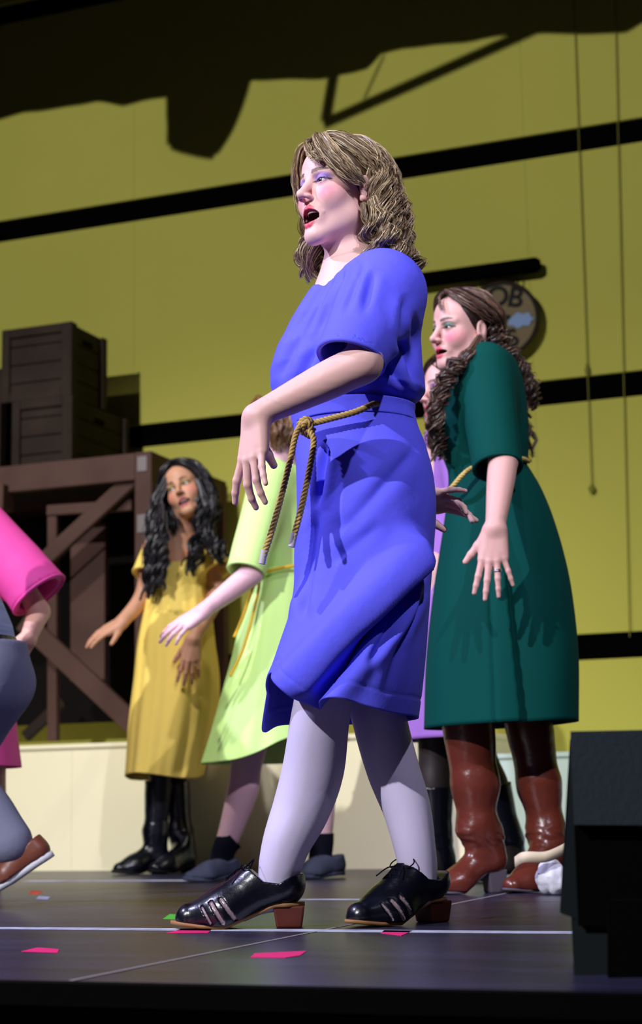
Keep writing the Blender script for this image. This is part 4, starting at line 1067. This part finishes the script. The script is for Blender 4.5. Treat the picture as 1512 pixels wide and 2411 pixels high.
g.shoe(fz(J(1186, 2100, .02)), fz(J(1008, 2105, -.06)), hh=.062, material='brown_leather', sole='boot_heel', heelm='boot_heel', laces=False, name='boot', h=.0045, wr=.008, block=(-.002, .062),
       shaft=[sh(J(1150, 2020, .02), J(1122, 1945, .0), .048, .050), sh(J(1122, 1945, 0), J(1120, 1850, 0), .052, .061), sh(J(1120, 1850, 0), J(1101, 1690, 0), .061, .076)])
g.shoe(fz(J(1318, 2098, .10)), fz(J(1190, 2100, -.06)), hh=.062, material='brown_leather', sole='boot_heel', heelm='boot_heel', laces=False, name='boot', h=.0045, wr=.008, block=(-.002, .062),
       shaft=[sh(J(1298, 2020, .09), J(1286, 1950, .09), .046, .046), sh(J(1286, 1950, .09), J(1270, 1850, .09), .048, .058), sh(J(1270, 1850, .09), J(1243, 1690, .09), .058, .070)])

# crumpled white cloth with a cream strap by her rear boot
cb = at(1300, 2098, 4.62); cl = empty('crumpled_cloth', (cb[0], cb[1], 0), A_, 'crumpled white cloth with a cream strap beside the rear brown boot', 'cloth')
v, f = mesh_sdf(lambda p: su(ell(p, (0, 0, .045), (.042, .04, .05)), ell(p, (.02, .01, .02), (.03, .045, .022)), .02), (-.12, -.12, -.05), (.12, .12, .2), .005, None, 3)
v = v+normals(v, f)*(wob(v, 130, 4)*.007)[:, None]; v[:, 2] = np.maximum(v[:, 2], .001); link_mesh('bundle', [(v, f)], 'white_cloth', cl)
def L_(px, py, D): P = at(px, py, D)-np.array([cb[0], cb[1], 0]); return np.array([P@Rh, P@Fh, P[2]])
sp_ = spline([L_(1214, 2030, 4.60), L_(1236, 2018, 4.555), L_(1280, 2018, 4.56), L_(1310, 2008, 4.58), L_(1345, 1990, 4.62)], 40)
V = np.concatenate([sp_+[0, 0, .014], sp_-[0, 0, .014]]); o = link_mesh('strap', [(V, np.array([[i, i+1, 41+i, 40+i] for i in range(39)]))], 'strap_cream', cl)
m = o.modifiers.new('t', 'SOLIDIFY'); m.thickness = .003

# ================================================================== the woman in lilac, behind
l = Person(1040, 5.35, 'woman in a lilac dress mostly hidden between the blue and green dresses')
J = l.J
l.head(1062, 925, 0, 66, 2, 0, .98, .004)
nb = J(1075, 1010, .02); shL = J(1085, 1030, -.14); shR = J(1050, 1030, .14)
l.limb([J(1068, 960, .01), nb], [.048, .055]); l.limb([shR, nb, shL], [.035, .05, .035]); l.limb([nb, J(1060, 1090, 0), J(1055, 1220, 0), J(1060, 1350, 0)], [.06, .085, .08, .09], .05)
elL = J(1100, 1180, -.16); wrL = J(1085, 1340, -.2); elR = J(1050, 1180, .18); wrR = J(1040, 1340, .2)
l.limb([shL, elL, wrL], [.036, .036, .025]); l.limb([shR, elR, wrR], [.036, .036, .025])
l.hand(wrL, (-.1, 0, -1), (-.2, -1, 0), .98, side=1); l.hand(wrR, (-.1, 0, -1), (-.2, 1, 0), .98, side=-1)
l.limb([J(1050, 1350, -.06), J(1030, 1620, -.06), J(1026, 1780, -.05), J(1024, 1860, -.05), J(1026, 1980, -.04), J(1026, 2040, -.04)], [.085, .066, .054, .056, .042, .038])
l.limb([J(1060, 1350, .08), J(1090, 1620, .1), J(1130, 1780, .12), J(1160, 1860, .12), J(1190, 1980, .12), J(1200, 2030, .12)], [.085, .066, .054, .056, .042, .038])
def lcol(V):
    c = skin_cols((226, 180, 172))(V); c[V[:, 2] < .62] = lin((44, 36, 34)); return c
l.build_body(lcol, .003, .0035, .010, dict(lip=(206, 84, 110), lid=(130, 90, 170), brow=(70, 50, 40), blush=(220, 110, 130), bl=.5))
l.eyes()
l.top('bodice', [(1018, 1055, 1105, .05), (1035, 1030, 1125, .10), (1070, 1012, 1135, .12), (1130, 1005, 1138, .12), (1190, 1012, 1130, .11), (1225, 1015, 1128, .11)],
      [(J(1085, 1035, -.10), J(1100, 1165, -.18), .07, .068), (J(1050, 1035, .10), J(1050, 1165, .19), .07, .068)], 'lilac_cloth', h=.008, wr=.003)
l.skirt('skirt', [(1215, 1014, 1128, .11), (1260, 1005, 1140, .13), (1350, 992, 1155, .16), (1500, 968, 1165, .2), (1620, 955, 1165, .22), (1742, 948, 1160, .24)], 'lilac_cloth', .035, (4, 7, 12), 22, None, None, 80, 160)
lk = dict(r=.016, strands=16, curl=.016, freq=34, curl0=.3, frizz=.0006)
l.hair([dict(n=26, az=(-150, -80), t0=(10, 60), t1=(95, 110), len=(.18, .32), drift=(-.1, -.05, 0), **lk), dict(n=16, az=(-250, -150), t0=(10, 60), t1=(95, 110), len=(.2, .35), **lk), dict(n=6, az=(75, 110), t0=(10, 50), t1=(95, 110), len=(.15, .3), **lk)],
       [dict(n=14, pts=[(.004, .055, .117), (-.050, .060, .090), (-.080, .030, .04), (-.085, .0, -.03), (-.082, .01, -.1), (-.08, .03, -.2)], r=.012, strands=16, jit=.006, curl=.008), dict(n=14, pts=[(.004, .055, .117), (.050, .060, .090), (.080, .030, .04), (.085, .0, -.03), (.082, -.02, -.1)], r=.012, strands=14, jit=.006)],
       (58, 40, 32), (120, 88, 66), 8, strand=.0014)
l.shoe(fz(J(1068, 2080, .0)), fz(J(930, 2083, -.06)), hh=.04, laces=False, material='black_leather', sole='sole_dark', heelm='sole_dark', name='boot', h=.006, wr=.004, shaft=[sh(J(1034, 2030, -.03), J(1026, 1960, -.04), .044, .044), sh(J(1026, 1960, -.04), J(1024, 1850, -.05), .046, .06)])
l.shoe(fz(J(1235, 2075, .16)), fz(J(1105, 2078, .10)), hh=.04, laces=False, material='black_leather', sole='sole_dark', heelm='sole_dark', name='boot', h=.006, wr=.004, shaft=[sh(J(1205, 2025, .14), J(1190, 1960, .12), .044, .044), sh(J(1190, 1960, .12), J(1160, 1850, .12), .046, .06)])

# ================================================================== the woman in lime green
m_ = Person(640, 5.95, 'woman in a pale lime dress with yellow cord, black socks and grey shoes')
J = m_.J
m_.head(648, 1008, 0, 78, 0, 0, .98, .004)
nb = J(655, 1092, .02); shL = J(640, 1118, -.13); shR = J(660, 1115, .15); elL = J(592, 1352, -.22); wrL = J(482, 1437, -.28)
m_.limb([J(650, 1045, .01), nb], [.048, .055]); m_.limb([shR, nb, shL], [.032, .05, .032]); m_.limb([nb, J(660, 1180, 0), J(665, 1340, 0), J(665, 1460, 0)], [.06, .085, .08, .09], .05)
m_.limb([shL, shL*.5+elL*.5, elL], [.036, .042, .037]); m_.limb([elL, elL*.7+wrL*.3, wrL], [.037, .038, .026], .02)
elR = J(690, 1330, .26); wrR = J(640, 1440, .3); m_.limb([shR, elR, wrR], [.036, .036, .026])
m_.hand(wrL, (-1, -.1, -.62), (-.5, -.75, .6), .98, side=1, curl=(8, 8, 10, 12), curl2=(12, 12, 14, 14), splay=(7, 2, -4, -10), thumb=((.6, .8, -.3), 10))
m_.hand(wrR, (-.6, 0, -.8), (-.5, .75, .4), .95, side=-1)
m_.limb([J(655, 1480, -.05), J(600, 1700, -.05), J(580, 1800, -.04), J(572, 1860, -.03), J(545, 1950, -.01), J(523, 2010, 0), J(520, 2040, 0)], [.085, .066, .055, .054, .042, .034, .032])
m_.limb([J(690, 1480, .08), J(730, 1700, .1), J(748, 1800, .1), J(755, 1860, .1), J(757, 1950, .1), J(755, 2010, .1), J(752, 2040, .09)], [.085, .066, .055, .054, .042, .034, .032])
m_.build_body(skin_cols((224, 182, 190)), .003, .003, .010, dict(lip=(206, 84, 100), lid=(120, 150, 90), brow=(80, 56, 40), blush=(220, 110, 120), bl=.5))
m_.eyes()
m_.top('bodice', [(1092, 640, 690, .04), (1106, 618, 712, .08), (1130, 598, 735, .11), (1180, 592, 742, .125), (1240, 592, 740, .125), (1300, 600, 735, .115), (1345, 606, 732, .11), (1360, 606, 732, .11)],
       [(J(640, 1130, -.10), J(580, 1345, -.22), .078, .068), (J(665, 1130, .12), J(685, 1310, .25), .075, .068)], 'lime_cloth', neck=[(J(640, 1050, -.02), J(640, 1092, -.04), .055, .05)], h=.007, wr=.003)
m_.skirt('skirt', [(1345, 605, 733, .11), (1390, 592, 745, .13), (1450, 572, 758, .155), (1550, 545, 772, .185), (1650, 516, 780, .21), (1750, 488, 785, .235), (1792, 474, 786, .245)], 'lime_cloth', .060, (4, 7, 12, 17), 32,
          lambda th: .075*np.exp(-(wr_(th, -1.1)/.6)**2)+.03*np.exp(-(wr_(th, 0.0)/.8)**2)-.005, None, 110, 220)
link_mesh('cord_belt', rope([J(603, 1356, -.02), J(612, 1352, -.10), J(650, 1340, -.135), J(700, 1332, -.12), J(733, 1335, -.02)], .006, .02, 120), 'cord_yellow', m_.root)
link_mesh('cord_tail', rope([J(613, 1352, -.12), J(607, 1400, -.15), J(590, 1470, -.18), J(568, 1540, -.20), J(542, 1592, -.21)], .0055, .02, 160), 'cord_yellow', m_.root)
link_mesh('cord_tail', rope([J(610, 1352, -.12), J(590, 1400, -.14), J(573, 1450, -.16), J(552, 1500, -.17)], .0055, .02, 120), 'cord_yellow', m_.root)
lk = dict(r=.016, strands=18, curl=.004, freq=12, curl0=.3, frizz=.0005)
m_.hair([dict(n=26, az=(-170, -75), t0=(8, 60), t1=(92, 108), len=(.06, .11), **lk), dict(n=18, az=(-270, -170), t0=(8, 60), t1=(92, 108), len=(.06, .12), **lk)],
        [dict(n=14, pts=[(.004, .060, .114), (-.045, .068, .085), (-.076, .042, .035), (-.085, .02, -.03), (-.080, .02, -.09)], r=.012, strands=18, jit=.006, curl=.003), dict(n=14, pts=[(.004, .060, .114), (.045, .068, .085), (.076, .042, .035), (.085, .02, -.03), (.080, .02, -.09)], r=.012, strands=14, jit=.006)],
        (92, 62, 40), (168, 124, 84), 9, strand=.0015)
for pts in ([J(548, 1972, -.005), J(535, 1985, -.005), J(524, 2012, 0), J(520, 2045, 0)], [J(757, 1962, .1), J(757, 1985, .1), J(755, 2012, .1), J(752, 2045, .09)]):
    m_.tube('sock', pts, [.044, .043, .041, .042], 'sock_black', n=20)
m_.shoe(fz(J(562, 2072, .0)), fz(J(433, 2072, -.10)), hh=.008, material='grey_suede', sole='grey_suede', laces=False, h=.005, sole_t=.016, top=.088, blunt=.2)
m_.shoe(fz(J(808, 2070, .10)), fz(J(690, 2070, -.03)), hh=.008, material='grey_suede', sole='grey_suede', laces=False, h=.005, sole_t=.016, top=.088, blunt=.2)

# ================================================================== the young woman in yellow
y_ = Person(395, 6.8, 'young woman with long black hair in a mustard yellow dress and black boots')
J = y_.J
y_.head(438, 1158, 0, 17, 6, -22, 1.02, .010)
nb = J(412, 1262, .04); shR = J(358, 1292, .03); shL = J(478, 1275, .06)
y_.limb([J(428, 1200, .03), nb], [.047, .055]); y_.limb([shR, nb, shL], [.034, .05, .034], .04); y_.limb([nb, J(415, 1340, .03), J(412, 1430, .03), J(412, 1560, .03)], [.07, .095, .09, .095], .05)
elR = J(338, 1400, .0); wrR = J(290, 1462, -.08); elL = J(512, 1400, .02); wrL = J(455, 1505, -.20)
y_.limb([shR, elR, wrR], [.036, .036, .026]); y_.limb([shL, shL*.5+elL*.5, elL], [.036, .042, .036]); y_.limb([elL, elL*.7+wrL*.3, wrL], [.036, .037, .026], .02)
y_.hand(wrR, (-1, -.2, -.55), (-.4, -.7, .8), .95, side=-1, curl=(5, 8, 10, 12), curl2=(10, 10, 14, 14), splay=(7, 2, -4, -10), thumb=((.6, .8, -.3), 10))
y_.hand(wrL, (-.12, -.1, -1), (.1, -1, 0), .98, side=1, curl=(8, 8, 10, 12), curl2=(14, 14, 16, 16), splay=(9, 3, -5, -12), thumb=((.6, .8, -.3), 10))
y_.limb([J(385, 1560, -.02), J(380, 1760, -.02), J(378, 1830, -.02), J(374, 1900, 0), J(366, 1980, .02), J(362, 2020, .02)], [.085, .056, .044, .042, .032, .03])
y_.limb([J(440, 1560, .06), J(425, 1760, .08), J(415, 1830, .08), J(416, 1900, .08), J(424, 1980, .08), J(428, 2020, .08)], [.085, .056, .044, .042, .032, .03])
def ycol(V):
    c = skin_cols((204, 150, 122))(V); c[V[:, 2] < .62] = lin((16, 16, 28)); return c
y_.build_body(ycol, .0028, .003, .010, dict(lip=(190, 96, 110), lid=(150, 132, 60), brow=(30, 22, 22), blush=(214, 106, 96), bl=.45))
y_.eyes((.35, 1, .25), (60, 50, 40)); y_.teeth()
y_.top('bodice', [(1282, 362, 470, .06), (1296, 358, 486, .09), (1320, 358, 492, .12), (1350, 352, 490, .13), (1392, 347, 488, .13)],
       [(J(470, 1262, .06), J(514, 1345, .0), .055, .085), (J(366, 1285, .05), J(346, 1352, .0), .05, .062)], 'gold_cloth', neck=[(J(415, 1230, -.02), J(415, 1278, -.06), .09, .085)], h=.006, wr=.003, k=.03, dy=.03)
y_.skirt('skirt', [(1386, 347, 489, .13), (1410, 341, 494, .14), (1450, 334, 498, .155), (1520, 322, 505, .18), (1600, 315, 514, .20), (1700, 304, 510, .22), (1780, 300, 490, .23), (1828, 297, 478, .235)], 'gold_cloth', .075, (5, 9, 14, 19), 42,
         lambda th: .012*np.sin(th*2), None, 110, 220, dy=.03, fold0=.5)
lk = dict(r=.017, strands=16, curl=.014, freq=22, curl0=.35, frizz=.0007)
y_.hair([dict(n=26, az=(60, 150), t0=(8, 60), t1=(92, 110), len=(.26, .40), drift=(-.18, -.12, 0), lift=(1.04, 1.14), **lk), dict(n=22, az=(-150, -60), t0=(8, 60), t1=(92, 110), len=(.20, .34), drift=(-.05, -.22, 0), lift=(1.04, 1.16), **lk), dict(n=12, az=(-180, -100), t0=(8, 60), t1=(88, 100), len=(.12, .2), drift=(.15, 0, 0), lift=(1.1, 1.22), **lk), dict(n=12, az=(150, 210), t0=(8, 60), t1=(92, 110), len=(.25, .4), **lk)],
        [dict(n=16, pts=[(.004, .056, .118), (-.045, .066, .092), (-.080, .042, .045), (-.092, .02, -.02), (-.096, .03, -.09), (-.09, .05, -.15)], r=.012, strands=16, jit=.006, curl=.006), dict(n=16, pts=[(.004, .056, .118), (.045, .066, .092), (.080, .042, .045), (.090, .02, -.02), (.088, .03, -.09), (.08, .05, -.15)], r=.012, strands=16, jit=.006, curl=.006),
         dict(n=12, wpts=[J(392, 1125, -.04), J(366, 1185, -.06), J(360, 1280, -.13), J(348, 1400, -.14)], r=.015, strands=18, jit=.015, curl=.012, curl0=.2, freq=26),
         dict(n=8, wpts=[J(385, 1195, -.1), J(384, 1280, -.15), J(376, 1375, -.16)], r=.013, strands=18, jit=.018, curl=.012, curl0=.2, freq=22),
         dict(n=10, wpts=[J(470, 1135, -.07), J(492, 1200, -.08), J(470, 1275, -.12), J(446, 1345, -.16)], r=.013, strands=18, jit=.018, curl=.012, curl0=.2, freq=22),
         dict(n=10, pts=[(-.04, .03, -.10), (-.03, .05, -.17), (-.045, .085, -.24), (-.06, .10, -.31), (-.07, .11, -.37)], r=.012, strands=16, jit=.012, curl=.01, curl0=.1)],
        (14, 12, 16), (54, 48, 60), 10, strand=.0016)
y_.shoe(fz(J(388, 2050, .05)), fz(J(266, 2048, -.10)), hh=.02, laces=False, sole='sole_dark', heelm='sole_dark', name='boot', h=.006, wr=.004, sole_t=.012, shaft=[sh(J(368, 2010, .03), J(366, 1960, .02), .042, .044), sh(J(366, 1960, .02), J(374, 1840, .0), .044, .056)])
y_.shoe(fz(J(455, 2057, .05)), fz(J(352, 2060, -.12)), hh=.02, laces=False, sole='sole_dark', heelm='sole_dark', name='boot', h=.006, wr=.004, sole_t=.012, shaft=[sh(J(432, 2010, .05), J(425, 1960, .07), .042, .044), sh(J(425, 1960, .07), J(415, 1840, .08), .044, .054)])

# ================================================================== the woman in pink at the left edge
k_ = Person(-70, 5.4, 'woman in a bright pink dress with hand on hip, cut by the left picture edge')
J = k_.J
k_.head(-105, 1040, 0, 60, 0, 0, .98)
nb = J(-90, 1160, .02); shL = J(0, 1290, -.05); shR = J(-150, 1230, .1); elL = J(92, 1440, -.02); wrL = J(66, 1505, -.10)
k_.limb([J(-100, 1085, .01), nb], [.048, .055]); k_.limb([shR, nb, shL], [.034, .05, .034]); k_.limb([nb, J(-80, 1300, 0), J(-75, 1450, 0), J(-75, 1560, 0)], [.06, .09, .085, .095], .05)
k_.limb([shL, elL], [.034, .034]); k_.limb([elL, elL*.6+wrL*.4, wrL], [.032, .032, .025], .02); k_.limb([shR, J(-190, 1400, .1), J(-200, 1540, 0)], [.034, .034, .025])
k_.hand(wrL, (-.55, .1, -.85), (.6, -.7, -.3), .92, side=1, curl=(20, 20, 20, 20), thumb=((.6, .8, -.3), 10)); k_.hand(J(-200, 1540, 0), (0, 0, -1), (-.3, -1, 0), .95, side=-1)
k_.limb([J(-100, 1560, -.04), J(-90, 1800, -.04), J(-88, 1900, 0), J(-85, 2010, .03), J(-85, 2050, .03)], [.085, .06, .056, .040, .034]); k_.limb([J(-40, 1560, .06), J(-30, 1800, .1), J(-28, 1900, .1), J(-26, 2010, .1), J(-26, 2050, .1)], [.085, .06, .056, .040, .034])
k_.build_body(skin_cols((218, 168, 150)), .004, .0032, .011, dict(lip=(200, 80, 100), lid=(180, 100, 140), brow=(60, 40, 30), blush=(220, 100, 120)))
k_.eyes()
k_.top('bodice', [(1165, -110, -65, .05), (1200, -150, -30, .09), (1260, -168, 2, .12), (1340, -165, 8, .125), (1450, -150, 0, .115), (1530, -150, 0, .115)],
       [(J(-40, 1230, -.02), J(92, 1400, -.05), .075, .098), (J(-140, 1235, .08), J(-190, 1380, .1), .075, .07)], 'pink_cloth', h=.008, wr=.003)
k_.skirt('skirt', [(1520, -150, 0, .115), (1560, -160, 12, .14), (1640, -180, 28, .18), (1740, -195, 38, .21), (1808, -205, 46, .23)], 'pink_cloth', .03, (4, 7, 11), 52, None, None, 70, 160)
lk = dict(r=.018, strands=12, curl=.006, freq=16, curl0=.3)
k_.hair([dict(n=34, az=(-270, -80), t0=(8, 60), t1=(92, 108), len=(.10, .18), **lk)], [dict(n=12, pts=[(.004, .060, .114), (-.045, .068, .085), (-.076, .042, .035), (-.085, .02, -.03)], r=.012, strands=12), dict(n=12, pts=[(.004, .060, .114), (.045, .068, .085), (.076, .042, .035), (.085, .02, -.03)], r=.012, strands=12)], (60, 42, 32), (120, 90, 66), 14, strand=.0016)
for a_, t_ in (((-60, .06), (-165, -.02)), ((0, .14), (-105, .08))):
    k_.shoe(fz(J(a_[0], 2080, a_[1])), fz(J(t_[0], 2080, t_[1])), hh=.02, laces=False, sole='sole_dark', heelm='sole_dark', h=.007)

# ================================================================== the man in grey trousers at the left edge
n_ = Person(-60, 4.55, 'man in grey trousers, black belt and brown shoes stepping off the left picture edge')
J = n_.J
n_.head(-265, 1010, 0, 85, -8, 0, 1.04)
nb = J(-215, 1120, .02); shL = J(-185, 1175, -.17); shR = J(-190, 1170, .19)
n_.limb([J(-245, 1050, .01), nb], [.055, .06]); n_.limb([shR, nb, shL], [.04, .055, .04]); n_.limb([nb, J(-150, 1280, 0), J(-60, 1500, 0)], [.08, .1, .09], .05)
elL = J(-240, 1390, -.24); wrL = J(-370, 1450, -.2); elR = J(-170, 1390, .28); wrR = J(-260, 1490, .3)
n_.limb([shL, elL, wrL], [.045, .042, .03]); n_.limb([shR, elR, wrR], [.045, .042, .03])
n_.hand(wrL, (-1, 0, -.3), (-.3, -1, .3), 1.05, side=1); n_.hand(wrR, (-1, 0, -.5), (-.3, 1, .3), 1.05, side=-1)
n_.limb([J(-30, 1590, .08), J(-110, 1800, .06), J(-20, 1975, .02), J(30, 2010, .02)], [.09, .058, .045, .038]); n_.limb([J(-60, 1590, -.08), J(-200, 1760, -.09), J(-250, 1980, -.08), J(-250, 2040, -.08)], [.09, .058, .045, .038])
n_.build_body(skin_cols((205, 158, 138)), .004, .004, .011, dict(lip=(180, 100, 100), lid=(190, 150, 130), brow=(50, 36, 30), blush=(200, 130, 120), bl=.2))
n_.eyes()
n_.top('shirt', [(1125, -240, -190, .05), (1160, -270, -130, .13), (1220, -262, -90, .15), (1320, -225, -45, .15), (1420, -170, 5, .145), (1470, -140, 26, .14), (1520, -118, 36, .135)], [(J(-185, 1180, -.15), J(-235, 1370, -.24), .075, .062), (J(-190, 1180, .15), J(-172, 1370, .28), .075, .062)], 'shirt_cloth', h=.008, wr=.003)
n_.skirt('belt', [(1503, -122, 35, .142), (1526, -116, 38, .142)], 'black_leather', 0, (3,), 1, None, None, 6, 80)
def trs(p):
    p = np.asarray(p, np.float32)
    d = su(cone(p, J(-40, 1535, .0), J(-45, 1600, .0), .115, .12), cone(p, J(-15, 1610, .03), J(-110, 1800, .06), .108, .078), .05)
    d = su(d, cone(p, J(-110, 1800, .06), J(20, 1982, .02), .076, .062), .02)
    d = su(d, cone(p, J(-60, 1600, -.07), J(-200, 1760, -.09), .11, .08), .05); d = su(d, cone(p, J(-200, 1760, -.09), J(-250, 2010, -.08), .078, .062), .02)
    return np.maximum(d, p[:, 2]-J(-40, 1512, 0)[2])
v, f = mesh_sdf(trs, J(-330, 2080, 0)+[0, -.35, -.05], J(140, 1480, 0)+[0, .35, .1], .008, None, 3); v = v+normals(v, f)*(wob(v*np.array([.5, .5, 1]), 45, 3)*.004)[:, None]
link_mesh('trousers', [(v, f)], 'trouser_cloth', n_.root)
n_.hair([], [dict(n=30, pts=[(.0, .05, .118), (sx_*.05, .02, .112), (sx_*.084, -.02, .06), (sx_*.08, -.05, .0)], pts2=[(0, -.03, .128), (sx_*.04, -.06, .11), (sx_*.06, -.09, .05), (sx_*.05, -.1, -.01)], r=.012, strands=12) for sx_ in (-1, 1)], (40, 30, 26), (80, 60, 50), 15, strand=.0016)
hl = J(112, 1992, .02); to = J(-35, 2122, .02)
n_.shoe(J(128, 2020, .02), fz(J(-38, 2128, .02), .012), up=(.62, 0, .78), hh=.004, material='tan_leather', sole='sole_white', laces=False, h=.0035, sole_t=.018, top=.085, blunt=.1)
n_.shoe(fz(J(-205, 2125, -.08)), fz(J(-400, 2125, -.08)), hh=.004, material='tan_leather', sole='sole_white', laces=False, h=.006, sole_t=.018, top=.085, blunt=.1)
